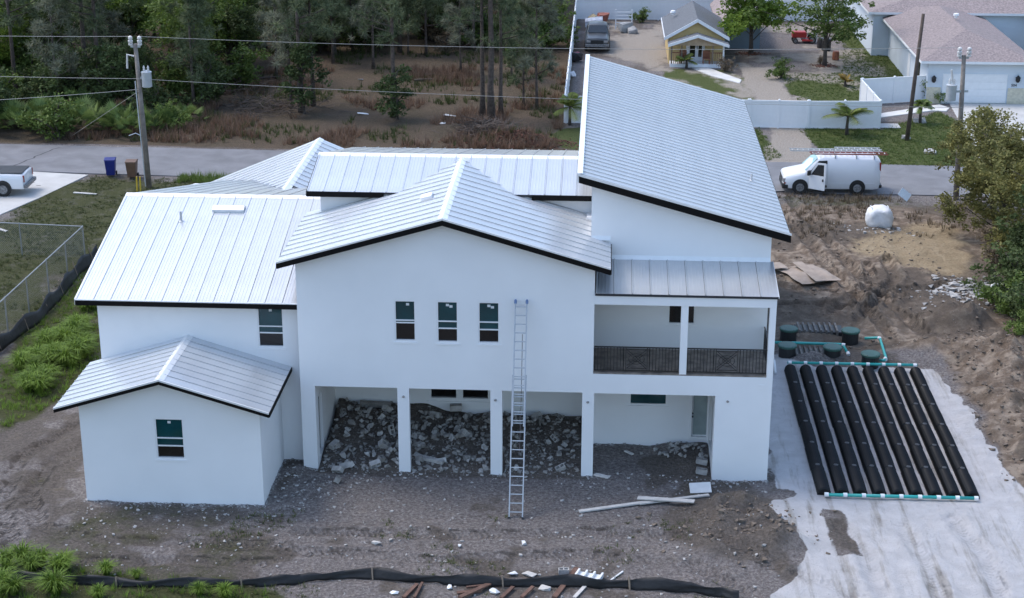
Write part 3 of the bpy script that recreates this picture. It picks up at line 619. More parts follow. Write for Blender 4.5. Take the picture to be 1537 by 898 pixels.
# ================================================================== NEIGHBOURS, FENCES, POLES
def gable_roof(mb, x0, x1, xr, y0, y1, ze, zr, t=.12):
    for a, b, za, zb in ((x0, xr, ze, zr), (xr, x1, zr, ze)):
        mb.prism([(a, za), (b, zb), (b, zb-t), (a, za-t)], y0, y1)
    return mb
M_shgrey = mat('grey_shingle', (.125, .135, .15), .9, var=.3, scale=9, bump=.5, bscale=14)
M_shbrown = mat('brown_shingle', (.30, .245, .235), .9, var=.38, scale=7, bump=.5, bscale=12)
M_yellow = mat('yellow_siding', (.60, .45, .21), .85, var=.08, scale=2, bump=.1)
M_wtrim = mat('white_trim', (.78, .79, .80), .6, var=.04)
M_bluewall = mat('blue_grey_wall', (.22, .29, .36), .9, var=.08, scale=1)
M_pale = mat('pale_blue_stucco', (.60, .66, .72), .9, var=.05, scale=1)
M_wood = mat('weathered_wood', (.20, .15, .11), .85, var=.35, scale=8, bump=.2)
M_redwood = mat('stained_wood', (.22, .085, .045), .7, var=.25, scale=6)
# ---- yellow cottage with a porch
cot = thing('cottage', (10.1, 75, 0), 'small yellow cottage with grey shingle gable roof and front porch', 'house')
q = lambda x, y, z=0: (x-10.1, y-75, z)
FY, PYF = 75.4, 74.1
zE = float(PY(998, 56, FY-.4)[2]); zR = float(PY(1047, 29, FY-.4)[2]); xE0 = float(PY(998, 56, FY-.4)[0]); xE1 = float(PY(1095, 58, FY-.4)[0]); xR = (xE0+xE1)/2
yB = float(G(1030, 1, zR)[1])
zP = float(PY(1003, 67, PYF-.3)[2]); zPR = float(PY(1048, 53, PYF-.3)[2]); xP0 = float(PY(1003, 67, PYF-.3)[0]); xP1 = float(PY(1095, 66, PYF-.3)[0])
mb = MB(); mb.box(xE0+.35-10.1, xE1-.35-10.1, FY-75, yB-.4-75, 0, zE-.15); mb.prism([(xE0+.35-10.1, zE-.15), (xE1-.35-10.1, zE-.15), (xR-10.1, zR-.3)], FY-75, yB-.4-75); mb.build('wall', M_yellow, cot)
mb = MB(); gable_roof(mb, xE0-10.1, xE1-10.1, xR-10.1, FY-.4-75, yB-75, zE, zR); rf = mb.build('roof', M_shgrey, cot)
MB().lathe([(.14, 0), (.16, .12), (.24, .16), (.2, .3), (.06, .36)], 12).build('roof_vent', M_wtrim, rf, (-1.6, 6, zE+.75))
mb = MB()
for a, b, za, zb in ((xE0, xR, zE, zR), (xR, xE1, zR, zE)): mb.prism([(a-10.1, za+.02), (b-10.1, zb+.02), (b-10.1, zb-.24), (a-10.1, za-.24)], FY-.46-75, FY-.401-75)
mb.box(xE0-10.15, xE0-10.1, FY-.46-75, yB-75, zE-.22, zE+.02); mb.build('barge_board', M_wtrim, cot)
mb = MB(); gable_roof(mb, xP0-10.1, xP1-10.1, xR-10.1, PYF-.3-75, FY-.402-75, zP, zPR, .1); mb.build('porch_roof', M_shgrey, cot)
mb = MB()
for a, b, za, zb in ((xP0, xR, zP, zPR), (xR, xP1, zPR, zP)): mb.prism([(a-10.1, za+.02), (b-10.1, zb+.02), (b-10.1, zb-.2), (a-10.1, za-.2)], PYF-.36-75, PYF-.301-75)
mb.build('barge_board', M_wtrim, cot)
MB().box(xP0+.2-10.1, xP1-.3-10.1, PYF-75, FY-.002-75, -.1, .28).build('porch_floor', M_wtrim, cot)
mb = MB(); mb.prism([(xP0+.3-10.1, zP-.12), (xP1-.3-10.1, zP-.12), (xR-10.1, zPR-.2)], PYF+.0-75, PYF+.06-75); mb.build('porch_gable', mat('bare_wood', (.38, .29, .2), .85, var=.2), cot)
for x in (xP0+.3, xR-1.2, xR+1.2, xP1-.4): MB().box(x-.06-10.1, x+.06-10.1, PYF+.02-75, PYF+.14-75, .28, zP-.1).build('post', M_wood if x < xR+2 else M_wtrim, cot)
for a, b in ((xP0+.36, xR-.8), (xR+.8, xP1-.46)):
    r = MB().bar((a-10.1, PYF+.08-75, 1.15), (b-10.1, PYF+.08-75, 1.15), .07, .07).build('railing', M_redwood, cot)
    me = MB().box(-.02, .02, -.02, .02, 0, .83).mesh('baluster', M_redwood)
    for x in np.arange(a+.12, b, .16): link('baluster', me, r, (x-10.1, PYF+.08-75, .285))
dx0 = float(PY(1030, 70, FY)[0]); dx1 = float(PY(1058, 70, FY)[0])
d = MB().box(dx0-10.1, dx1-10.1, FY-.08-75, FY-.002-75, .3, 2.3).build('door', M_wtrim, cot)
for f0, f1 in ((.2, .48), (.66, .84)): MB().box(dx0+(dx1-dx0)*f0-10.1, dx0+(dx1-dx0)*f1-10.1, FY-.1-75, FY-.081-75, .6, 2.15).build('pane', M_dark, d)
MB().box(dx0+(dx1-dx0)*.57-10.1, dx0+(dx1-dx0)*.6-10.1, FY-.14-75, FY-.081-75, 1.25, 1.55).build('handle', M_iron, d)
w = MB().box(xE0+.33-10.1, xE0+.349-10.1, FY+1.0-75, FY+1.8-75, 1.3, 2.3).build('window', M_dark, cot)
for nm, px_, lab in (('porch_chair', xP1-1.7, 'dark red wooden chair by the right rail of the cottage porch'), ('porch_chair', xP0+1.2, 'red brown wooden chair at the left end of the cottage porch')):
    t = thing(nm, (px_, FY-1.1, .28), lab, 'chair')
    MB().box(-.28, .28, -.25, .25, .38, .44).build('seat', M_redwood, t); MB().box(-.28, .28, .2, .26, .44, 1.0).build('backrest', M_redwood, t)
    for sx in (-.25, .25):
        for sy in (-.22, .22): MB().box(sx-.03, sx+.03, sy-.03, sy+.03, 0, .38).build('leg', M_redwood, t)
# ---- blue grey building behind the cottage
bl = thing('outbuilding', (15, 84, 0), 'blue grey building behind the yellow cottage, brown shingle roof', 'building')
zt = float(PY(1108, 12, 82)[2]); x0 = 12.6; x1 = float(PY(1140, 70, 82)[0])
MB().box(x0-15, x1-15, -2, 8, 0, zt-1.35).prism([(x0-15, zt-1.35), (x1-15, zt-1.35), (x1-15, zt-1.3), (float(PY(1108, 12, 82)[0])-15, zt-.15)], -2, 8).build('wall', M_bluewall, bl)
xm = float(PY(1108, 12, 82)[0])-15
mb = MB()
for a, b, za, zb in ((x0-15.4, xm, zt-1.6, zt), (xm, x1-14.6, zt, zt-1.3)): mb.prism([(a, za+.1), (b, zb+.1), (b, zb-.05), (a, za-.05)], -2.4, 9)
mb.build('roof', M_shbrown, bl)
mb = MB(); mb.prism([(x0-15.4, zt-1.55), (xm, zt+.05), (xm, zt-.2), (x0-15.4, zt-1.8)], -2.46, -2.402); mb.build('barge_board', M_wtrim, bl)
mb = MB(); mb.box(x0-14.3, x0-12.6, -2.03, -2.002, 2.1, 2.16); mb.box(x0-12.66, x0-12.6, -2.03, -2.002, 1.2, 2.1); mb.build('pipe', M_iron, bl)
# ---- neighbour's house with the garage
nb = thing('garage_house', (30, 62.6, 0), 'pale blue stucco house with brown hip roof and white garage door', 'house')
GYF = 62.6; xl = float(PY(1392, 120, GYF)[0]); zEv = float(PY(1383, 92, GYF-.5)[2]); xe = float(PY(1383, 92, GYF-.5)[0])
pk = PY(1449, 44, GYF+5.2); xr2 = 2*float(pk[0])-xe; bk = G(1328, 33, zEv); yb = float(bk[1])
Q = lambda x, y, z: (x-30, y-62.6, z)
def hip(x0, x1, y0, y1, ze, zr, run, t=.18):
    mb = MB(); xm = (x0+x1)/2; a, b = Q(xm, y0+run, zr), Q(xm, max(y1-run, y0+run+.5), zr)
    c = [Q(x0, y0, ze), Q(x1, y0, ze), Q(x1, y1, ze), Q(x0, y1, ze)]; dn = [(p[0], p[1], p[2]-t) for p in c]
    mb.face([c[0], c[1], a]); mb.face([c[1], c[2], b, a]); mb.face([c[2], c[3], b]); mb.face([c[3], c[0], a, b])
    return mb, c, dn
zR2 = float(pk[2])
mb, c, dn = hip(xe, xr2, GYF-.5, yb+6, zEv, zR2, 5.7); mb.face(dn[::-1]); rf = mb.build('roof', M_shbrown, nb)
mb = MB()
for i in range(4): mb.face([c[i], c[(i+1) % 4], dn[(i+1) % 4], dn[i]])
mb.build('gutter', M_wtrim, nb)
MB().lathe([(.1, 0), (.12, .15), (.22, .18), (.2, .32), (.05, .36)], 12).build('roof_vent', M_wtrim, rf, (xe-30+4.2, 9.5, zEv+1.35))
MB().box(xl-30, xr2-30.6, 0, yb-62.6+5, -.1, zEv-.17).build('wall', M_pale, nb)
mb, c, dn = hip(xe-1.2, xe+22, yb+1.5, yb+20, zEv+.5, zR2+1.9, 8); mb.face(dn[::-1]); rf2 = mb.build('roof', M_shbrown, nb)
mb = MB()
for i in range(4): mb.face([c[i], c[(i+1) % 4], dn[(i+1) % 4], dn[i]])
mb.build('gutter', M_wtrim, nb)
MB().box(xe-30-.7, xe-30+21.5, yb-62.6+2, yb-62.6+19, -.1, zEv+.3).build('wall', M_pale, nb)
MB().lathe([(.1, 0), (.12, .15), (.22, .18), (.2, .32), (.05, .36)], 12).build('roof_vent', M_wtrim, rf2, (xe-30+4.0, yb-62.6+7, zEv+2.1))
mb, c, dn = hip(36.5, 60, 66, 92, zEv+.3, zR2+1.8, 9); mb.face(dn[::-1]); mb.build('roof', M_shbrown, nb)
MB().box(37-30, 59-30, 66.5-62.6, 29, -.1, zEv+.1).build('wall', M_pale, nb)
w = MB().box(7.2, 9.2, 3.86, 3.898, 1.0, 2.5).build('window', M_dark, nb)
gd0, gd1 = float(PY(1415, 120, GYF)[0])-30, float(PY(1512, 120, GYF)[0])-30; gt = float(PY(1450, 111, GYF)[2])
gd = MB().box(gd0, gd1, -.03, -.002, .05, gt).build('garage_door', M_wtrim, nb)
for i in range(4): MB().box(gd0+.04, gd1-.04, -.055, -.031, .08+(gt-.1)*i/4, .05+(gt-.1)*(i+1)/4-.02).build('panel', M_wtrim, gd)
[MB().box(a, b, -.06, -.002, -.05, 1.15).build('stone_base', mat('cream_stone', (.6, .56, .44), .9, var=.15, scale=6, bump=.3), nb) for a, b in ((xl-30, gd0-.1), (gd1+.1, xr2-30.6))]
for u in (1401, 1527):
    p = PY(u, 119, GYF); lm = MB().lathe([(.08, 0), (.16, .12), (.16, .3), (.2, .32), (.03, .5)], 8).build('wall_lamp', M_iron, nb, (float(p[0])-30, -.2, float(p[2])-.2))
p = PY(1522, 127, GYF)
tx = bpy.data.curves.new('house_number', 'FONT'); tx.body = '504'; tx.size = .27; tx.extrude = .01; tx.align_x = 'CENTER'
to = bpy.data.objects.new('house_number', tx); COL.objects.link(to); me = bpy.data.meshes.new_from_object(to); bpy.data.objects.remove(to); me.materials.clear(); me.materials.append(M_iron)
link('house_number', me, nb, (float(p[0])-30, -.02, float(p[2])-.15), (rad(90), 0, 0))
w = MB().box(xl-30-.03, xl-30-.002, 3, 3.9, 1.1, 2.3).build('window', M_dark, nb); w = MB().box(xl-30-.03, xl-30-.002, 7, 7.95, .1, 2.15).build('door', M_wtrim, nb)
# ---- white vinyl fences
def vinyl_fence(p, q_, label, h=1.85, step=2.4, gate=None):
    p, q_ = Vector((*p, 0)), Vector((*q_, 0)); d = q_-p; n = max(1, round(d.length/step)); L_ = d.length/n; a = math.atan2(d.y, d.x)
    t = thing('vinyl_fence', p, label, 'fence', rz=a)
    post = MB().box(-.065, .065, -.065, .065, -.1, h+.06).raw([(-.08, -.08, h+.06), (.08, -.08, h+.06), (.08, .08, h+.06), (-.08, .08, h+.06), (0, 0, h+.14)], [(0, 1, 4), (1, 2, 4), (2, 3, 4), (3, 0, 4), (3, 2, 1, 0)]).mesh('post', M_vinyl)
    pn = MB(); pn.box(.066, L_-.066, -.02, .02, .12, h-.1); pn.box(.066, L_-.066, -.045, .045, h-.1, h+.02); pn.box(.066, L_-.066, -.045, .045, .03, .12)
    k = int((L_-.2)/.3)
    for i in range(1, k): pn.box(.066+(L_-.13)*i/k-.006, .066+(L_-.13)*i/k+.006, -.024, .024, .12, h-.1)
    pm = pn.mesh('panel', M_vinyl)
    for i in range(n+1): link('post', post, t, (L_*i, 0, 0))
    for i in range(n): link('panel', pm, t, (L_*i, 0, 0))
    return t
Fb = lambda u, v: tuple(G(u, v)[:2])
vinyl_fence((.5, 54.9), (12.6, 54.4), 'white vinyl fence behind the tall shed roof, between coconut palm and gate')
vinyl_fence((12.7, 54.4), (16.5, 54.3), 'white vinyl double gate across the gravel drive', step=1.9)
vinyl_fence((16.6, 54.3), (21.3, 54.6), 'white vinyl fence running behind the young coconut palm', step=2.35)
vinyl_fence((21.3, 54.75), (21.0, 61.5), 'short white vinyl fence running back from the corner post')
vinyl_fence((21.1, 61.6), (25.8, 63.2), 'white vinyl fence joining the corner to the garage house')
vinyl_fence((.4, 55.05), (.4, 95), 'long white vinyl side fence beside the parked dark pickup')
vinyl_fence((.5, 95.1), (32, 95.6), 'white vinyl fence along the far end of the yards')
# ---- utility poles, wires
M_pole = mat('pole_wood', (.22, .19, .165), .9, var=.3, scale=3, bump=.3, bscale=12)
M_pole2 = mat('dark_pole_wood', (.10, .075, .06), .9, var=.3, scale=3, bump=.3, bscale=12)
M_grey = mat('grey_metal', (.45, .48, .50), .45, metal=.4, var=.1)
M_porc = mat('porcelain', (.6, .58, .56), .4, var=.1)
def utility_pole(b, top, label, m, r=.17, can=None, tang=0):
    base = G(*b); zt = float(PY(*top, base[1])[2]); xt = float(PY(*top, base[1])[0])
    t = thing('utility_pole', (base[0], base[1], 0), label, 'utility pole', 'utility poles along the road')
    MB().tube([(0, 0, -.3), ((xt-base[0])*.5, 0, zt*.5), (xt-base[0], 0, zt)], [r, r*.85, r*.68], 12).build('pole', m, t, smooth=True)
    T = Vector((xt-base[0], 0, zt)); return t, T, base, zt
p1, T1, b1, z1 = utility_pole((224, 281), (203, 66), 'leaning grey wooden utility pole with transformer beside the blue and brown bins', M_pole)
p3, T3, b3, z3 = utility_pole((1435, 300), (1447, 83), 'grey wooden utility pole with transformer at the edge of the big olive tree', M_pole)
p2, T2, b2, z2 = utility_pole((1361, 211), (1386, 21), 'slim dark brown utility pole standing on the lawn', M_pole2, .15)
def insul(t, T, s):
    br = MB().bar(T+Vector((-.28, 0, -.15)), T+Vector((.28, 0, -.15)), .08, .1).build('bracket', M_grey, t)
    for dx in (-.26, .26): MB().lathe([(.05, 0), (.13, .04), (.13, .12), (.08, .14), (.14, .2), (.14, .3), (.08, .34), (.13, .4), (.12, .5), (.03, .56)], 10).build('insulator', M_porc, t, tuple(T+Vector((dx, -.02, -.1))))
insul(p1, T1, 1); insul(p3, T3, 1)
def can(t, c, s=1.0):
    k = MB().lathe([(.27*s, 0), (.3*s, .02), (.3*s, .85*s), (.32*s, .86*s), (.32*s, .92*s), (.1*s, 1.0*s)], 16).build('transformer', M_grey, t, c, smooth=False)
    for dx in (-.12, .12): MB().lathe([(.05, 0), (.07, .1), (.05, .16), (.07, .2), (.03, .32)], 8).build('bushing', M_porc, k, (dx, 0, .95*s))
zc = float(PY(215, 130, b1[1])[2]); can(p1, (T1.x*zc/z1+.48, -.1, zc), .95); MB().bar((T1.x*.8+.1, 0, zc+.5), (T1.x*.8+.5, -.1, zc+.5), .08, .12).build('bracket', M_grey, p1)
MB().tube([T1+Vector((-.1, -.05, -.7)), T1+Vector((-.5, -.05, -.6)), T1+Vector((-.55, -.05, -1.4))], .06, 8).build('fuse_cutout', M_porc, p1)
mb = MB(); mb.tube([(T1.x*.75-.16, -.2, z1*.75), (-.15, -.2, .1)], .035, 6); mb.build('conduit', M_grey, p1)
MB().tube([(-.2, -.2, 3.1), (-.5, -.2, 3.25), (-.9, -.2, 3.1)], .03, 6).build('bracket', M_grey, p1)
zc = float(PY(1435, 150, b3[1])[2]); can(p3, (T3.x-.55, -.15, zc), .95); MB().bar((.1, 0, zc+.5), (T3.x-.5, -.15, zc+.5), .08, .12).build('bracket', M_grey, p3)
MB().tube([(T3.x-.5, -.1, zc+1.0), (T3.x-.62, -.1, zc+1.7)], .06, 8).build('fuse_cutout', M_porc, p3)
M_wire = mat('cable', (.34, .33, .31), .6, var=.1)
def wire(name, a, b, sag, label, r=.013):
    a, b = Vector(a), Vector(b); pts = [a.lerp(b, t)-Vector((0, 0, sag*4*t*(1-t))) for t in np.linspace(0, 1, 24)]
    o = MB().tube([p-a for p in pts], r, 5).build(name, M_wire, None, tuple(a)); return tag(o, label, 'cable', 'overhead lines')
top1 = Vector((b1[0], b1[1], 0))+T1; top3 = Vector((b3[0], b3[1], 0))+T3
wire('power_line', top1+Vector((.26, 0, .42)), top3+Vector((-.26, 0, .42)), .35, 'top power line strung between the two transformer poles')
wire('power_line', top1+Vector((-.26, 0, .42)), top1+Vector((-46, 4, .9)), .5, 'top power line leading away from the transformer pole past the wood')
n1 = Vector((b1[0]+T1.x*.78, b1[1]-.25, float(PY(206, 117, b1[1])[2]))); n3 = Vector((b3[0]+T3.x*.6, b3[1]-.25, float(PY(1443, 160, b3[1])[2])))
wire('neutral_line', n1, n3, .3, 'second, lower line strung between the two transformer poles')
wire('neutral_line', n1, n1+Vector((-46, 4, .6)), .4, 'second line leading away from the transformer pole past the wood')
c1_ = Vector((b1[0]+T1.x*.7, b1[1]-.25, float(PY(207, 133, b1[1])[2])))
wire('phone_line', c1_, c1_+Vector((-46, 2, -1.5)), .9, 'lowest sagging phone line leading away from the transformer pole', .014)
g1 = G(105, 206); wire('guy_wire', c1_+Vector((0, 0, -.1)), (g1[0], g1[1], 0), .0, 'guy wire slanting from the transformer pole down to the wood edge', .012)
wire('phone_line', (b2[0]+.2, b2[1], z2*.55), (xl-.02, GYF+4, zEv-.3), .3, 'service drop from the dark slim pole to the garage house', .013)
# ---- chain link fence
def chainlink():
    A = G(-60, 379); B = G(50, 381); C_ = G(128, 388); hz = float(PY(124, 340, C_[1])[2]); D_ = G(-5, 458, hz); dv = Vector((D_[0]-C_[0], D_[1]-C_[1], 0)); E_ = Vector((C_[0], C_[1], 0))+dv*1.15
    t = thing('chain_link_fence', (C_[0], C_[1], 0), 'grey chain link fence turning a corner above the black silt fence', 'fence')
    o = Vector((C_[0], C_[1], 0)); P = [Vector((A[0], A[1], 0))-o, Vector((0, 0, 0)), E_-o]
    M_g = mat('galvanised', (.33, .34, .35), .5, metal=.5, var=.15)
    for a, b in ((P[0], P[1]), (P[1], P[2])):
        d = b-a; L_ = d.length; d.normalize(); n = max(1, round(L_/3))
        MB().tube([a+Vector((0, 0, hz)), b+Vector((0, 0, hz))], .028, 6).build('top_rail', M_g, t)
        for i in range(n+1):
            if a is P[1] and i == 0: continue
            MB().tube([a+d*L_*i/n+Vector((0, 0, -.1)), a+d*L_*i/n+Vector((0, 0, hz+.04))], .032, 6).build('post', M_g, t)
        m = MB(); s = .11; nr = int(hz/s); r = .0035; nn = Vector((-d.y, d.x, 0))*.0
        for k in range(int(-nr), int(L_/s)):
            for sg in (1, -1):
                x0 = k*s; zz0, zz1 = 0.05, hz; xx0, xx1 = (x0, x0+(zz1-zz0)) if sg > 0 else (x0+(zz1-zz0), x0)
                pa, pb = Vector((xx0, 0, zz0)), Vector((xx1, 0, zz1))
                def cl(p, q_):
                    if p.x < 0 and q_.x > 0: p = p.lerp(q_, -p.x/(q_.x-p.x))
                    if p.x <= L_ and q_.x > L_: q_ = p.lerp(q_, (L_-p.x)/(q_.x-p.x))
                    return p, q_
                if sg > 0: pa, pb = cl(pa, pb)
                else: pb, pa = cl(pb, pa)
                if min(pa.x, pb.x) < -.001 or max(pa.x, pb.x) > L_+.001: continue
                wv = (pb-pa).normalized().cross(Vector((0, 1, 0)))*r
                m.face([a+d*v.x+Vector((0, 0, v.z)) for v in (pa-wv, pb-wv, pb+wv, pa+wv)])
        tag(m.build('wire_mesh', M_g, t, fix=False), kind='stuff')
chainlink()
# ---- black silt fences
M_silt = mat('black_geotextile', (.014, .014, .016), .6, var=.4, scale=3, bump=.3, bscale=8)
def silt(base, h, label, lean=(0, 0), stakes=True, wav=.05, seed=1, drop=0):
    rr = random.Random(seed); b0 = Vector((*base[0], 0)); t = thing('silt_fence', (b0.x, b0.y, gz(b0.x, b0.y)), label, 'silt fence', 'black silt fences around the site')
    o = Vector((b0.x, b0.y, gz(b0.x, b0.y)))
    pts = [];
    for i in range(len(base)-1):
        a, b = Vector((*base[i], 0)), Vector((*base[i+1], 0)); n = max(2, int((b-a).length/.22))
        pts += [a.lerp(b, k/n) for k in range(n)]
    pts.append(Vector((*base[-1], 0)))
    rows = 5; vs = []; fs = []
    hn = [h(i/len(pts)) if callable(h) else h for i in range(len(pts))]
    for i, p in enumerate(pts):
        z = gz(p.x, p.y)
        for j in range(rows):
            f = j/(rows-1); w = wav*math.sin(i*.9+j*1.3+seed)*math.sin(j*2.1+i*.37)+rr.uniform(-.4, .4)*wav
            vs.append((p.x-o.x+lean[0]*f*hn[i]+w*.5, p.y-o.y+lean[1]*f*hn[i]+w, z-o.z+.02+f*hn[i]*(1+.22*math.sin(i*.5+seed)*f)))
    for i in range(len(pts)-1):
        for j in range(rows-1): fs.append((i*rows+j, (i+1)*rows+j, (i+1)*rows+j+1, i*rows+j+1))
    s = MB().raw(vs, fs).build('fabric', M_silt, t, smooth=True, fix=False); md = s.modifiers.new('thick', 'SOLIDIFY'); md.thickness = .008
    if stakes:
        for i in range(4, len(pts), stakes if stakes > 1 else 9):
            p = pts[i]-o; p.z = gz(pts[i].x, pts[i].y)-o.z
            MB().bar((p.x, p.y-.05, p.z-.1), (p.x+lean[0]*hn[i]*1.25, p.y-.06+lean[1]*hn[i]*1.25, p.z+hn[i]*1.3), .045, .045).build('stake', mat('stake_wood', (.26, .2, .15), .85, var=.3), t)
silt(GP((150, 384), (122, 412), (95, 445), (62, 484), (0, 530), (-60, 575)), .62, 'tall black silt fence with wooden stakes below the chain link fence', (-.25, -.1), 11, seed=3)
silt(GP((-40, 866), (40, 872), (110, 878), (220, 884), (330, 882), (430, 878), (520, 868), (560, 870), (620, 876), (700, 879), (800, 881), (900, 884), (980, 888), (1040, 892), (1085, 897), (1110, 905)),
     lambda f: .26 if f < .45 else .24+.1*f, 'low sagging black silt fence along the scrap timber and grass clumps', (-.1, .35), 17, .05, 5)
# ================================================================== VEHICLES
M_vanw = mat('white_car_paint', (.74, .75, .77), .28, var=.02, scale=1, spec=.6)
M_dkpaint = mat('dark_car_paint', (.05, .055, .06), .3, var=.05, spec=.6)
M_blk = mat('black_plastic', (.016, .016, .017), .5, var=.2)
M_tyre = mat('tyre_rubber', (.02, .02, .02), .85, var=.25)
M_rim = mat('wheel_metal', (.22, .22, .225), .45, metal=.2, var=.5, scale=9)
M_glass = mat('car_glass', (.015, .022, .026), .06, spec=.9)
M_shade = mat('sunshade_glass', (.28, .5, .55), .15, var=.25, scale=2.5, spec=.8)
M_red = mat('red_lens', (.25, .015, .015), .25)
M_lens = mat('head_lens', (.35, .33, .32), .15)
def loft(stations, name, m, parent, smooth=True):
    """stations: (x, [(halfwidth, z) bottom..top]) mirrored about y=0"""
    vs = []; fs = []; k = len(stations[0][1]); n = 2*k
    for x, pts in stations:
        ring = [(x, -w, z) for w, z in pts]+[(x, w, z) for w, z in reversed(pts)]; vs += ring
    for i in range(len(stations)-1):
        for j in range(n): fs.append((i*n+j, i*n+(j+1) % n, (i+1)*n+(j+1) % n, (i+1)*n+j))
    fs.append(tuple(range(n))); fs.append(tuple((len(stations)-1)*n+j for j in reversed(range(n))))
    o = MB().raw(vs, fs).build(name, m, parent, smooth=smooth)
    md = o.modifiers.new('edges', 'EDGE_SPLIT'); md.split_angle = rad(38); return o
def wheel(parent, x, y, r=.37, w=.24):
    t = MB().lathe([(r*.62, -w/2), (r*.93, -w/2), (r, -w*.36), (r, w*.36), (r*.93, w/2), (r*.62, w/2)], 22).build('wheel', M_tyre, parent, (x, y, r), (rad(90), 0, 0))
    MB().lathe([(r*.1, -w*.54), (r*.2, -w*.515), (r*.52, -w*.51), (r*.6, -w*.53), (r*.62, -w*.5), (r*.62, w*.5), (r*.6, w*.53), (r*.52, w*.51), (r*.2, w*.515), (r*.1, w*.54)], 18).build('rim', M_rim, t)
    return t
def sec(hw, zb, zbelt, hw2, zt, c=.03): return [(hw*.94, zb), (hw, zb+.14), (hw, zbelt), (hw2, zt-.13), (hw2-.07, zt-.035), (hw2-.2, zt), (.001, zt+c)]
def build_van():
    L = 5.5; v = thing('van', (13.35, 39.28, .02), 'white cargo van with its driver door open and ladders on the roof rack', 'van')
    st = [(.0, sec(.72, .42, .62, .70, .86)), (.06, sec(.9, .30, .72, .86, 1.0)), (.2, sec(.97, .28, .85, .9, 1.07)), (.8, sec(1.0, .28, .98, .93, 1.2)), (1.22, sec(1.0, .28, 1.05, .92, 1.29)),
          (1.62, sec(1.0, .28, 1.12, .86, 1.72)), (1.98, sec(1.0, .28, 1.18, .84, 2.03)), (2.3, sec(1.0, .28, 1.2, .85, 2.1, .04)), (3.5, sec(1.0, .28, 1.2, .86, 2.13, .04)), (5.1, sec(1.0, .28, 1.2, .85, 2.1, .04)), (5.38, sec(.98, .32, 1.2, .82, 2.04)), (5.5, sec(.94, .38, 1.15, .76, 1.9))]
    loft(st, 'body', M_vanw, v)
    # glass
    ws = MB().face([(1.27, -.86, 1.315), (1.27, .86, 1.315), (1.93, .74, 2.01), (1.93, -.74, 2.01)]).face([(1.25, -.84, 1.30), (1.91, -.72, 2.0), (1.91, .72, 2.0), (1.25, .84, 1.30)])
    ws.v = [(x-.012, y, z+.016) for x, y, z in ws.v]; g = ws.build('windshield', M_shade, v)
    op = MB().prism([(1.50, .38), (2.5, .38), (2.5, 1.2), (2.46, 1.93), (1.98, 1.9), (1.52, 1.3)], -1.008, -.9); op.v = [(x, y+max(0, z-1.2)*.175, z) for x, y, z in op.v]; op.build('dark_doorway_sheet', M_blk, v)  # black sheet painted as the unlit cab inside the open doorway
    # near door, swung open about its front edge
    d = empty('door', (1.48, -1.02, 0), rad(-33), v)
    p = MB().prism([(0, .34), (1.0, .34), (1.03, 1.16), (0.02, 1.16)], -.07, 0); o = p.build('door_panel', M_vanw, d)
    fr = MB().prism([(0.0, 1.161), (.10, 1.161), (.52, 1.80), (.9, 1.83), (.92, 1.161), (1.03, 1.161), (1.0, 1.93), (.46, 1.9)], -.06, -.01); fr.build('window_frame', M_vanw, d)
    MB().prism([(.11, 1.162), (.91, 1.162), (.89, 1.82), (.53, 1.79)], -.04, -.03).build('pane', M_glass, d)
    MB().box(.84, .92, -.1, -.071, .86, 1.0).build('handle', M_blk, d)
    mr = MB().box(.0, .12, -.32, -.08, 1.15, 1.42).build('mirror', M_blk, d)
    op = MB().prism([(1.62, 1.22), (2.42, 1.22), (2.40, 1.88), (2.02, 1.85)], .99, 1.006); op.v = [(x, y-max(0, z-1.2)*.175, z) for x, y, z in op.v]; op.build('side_window', M_glass, v)
    MB().box(-.03, .25, -.93, .93, .26, .55).box(.02, .3, -.99, -.9, .28, .5).build('bumper', M_blk, v, bevel=.03)
    MB().box(-.02, .05, -.6, .6, .6, .86).build('grille', M_blk, v)
    for s in (-1, 1):
        MB().box(.0, .2, s*.80-.13, s*.80+.13, .64, .86).build('headlight', M_lens, v); MB().box(5.44, 5.52, s*.82-.06, s*.82+.06, 1.35, 1.85).build('tail_light', M_red, v)
        MB().box(.06, .22, s*.86-.1, s*.86+.1, .56, .63).build('indicator', M_red, v)
        for x in (.98, 4.23):
            MB().cyl((x, s*1.004-.03, .40), .45, .06, 24, axis='y').build('wheel_arch', M_blk, v); wheel(v, x, s*.93)
    MB().box(5.46, 5.62, -.96, .96, .38, .56).build('rear_bumper', M_blk, v, bevel=.02)
    MB().box(2.62, 5.2, -1.012, -1.001, .62, .66).build('side_crease', M_vanw, v)
    for x in (2.9, 4.1, 5.1): MB().bar((x, -.84, 2.2), (x, .84, 2.2), .05, .05).build('rack_bar', M_grey, v); 
    for x in (2.9, 4.1, 5.1):
        for s in (-1, 1): MB().box(x-.03, x+.03, s*.8-.03, s*.8+.03, 2.03, 2.18).build('rack_foot', M_grey, v)
    return v
build_van()
def ladder_mesh(L, w, mr, name, loc, rot, label, n=None, depth=.07, group=None, parts=None, rungm=None):
    t = tag(empty(name, loc), label, 'ladder', group); t.rotation_euler = rot
    for s in (-1, 1): MB().box(0, L, s*w/2-.02, s*w/2+.02, -depth/2, depth/2).build('rail', mr, t)
    me = MB().box(-.016, .016, -w/2+.02, w/2-.02, -.016, .016).mesh('rung', rungm or mr); n = n or int(L/.305)
    for i in range(n): link('rung', me, t, (L*(i+.5)/n, 0, 0))
    return t
M_alu = mat('aluminium', (.42, .43, .44), .42, metal=.5, var=.12)
M_orange = mat('fibreglass_red', (.28, .07, .05), .55, var=.15)
M_alur = mat('worn_aluminium', (.55, .55, .54), .5, metal=.3, var=.15)
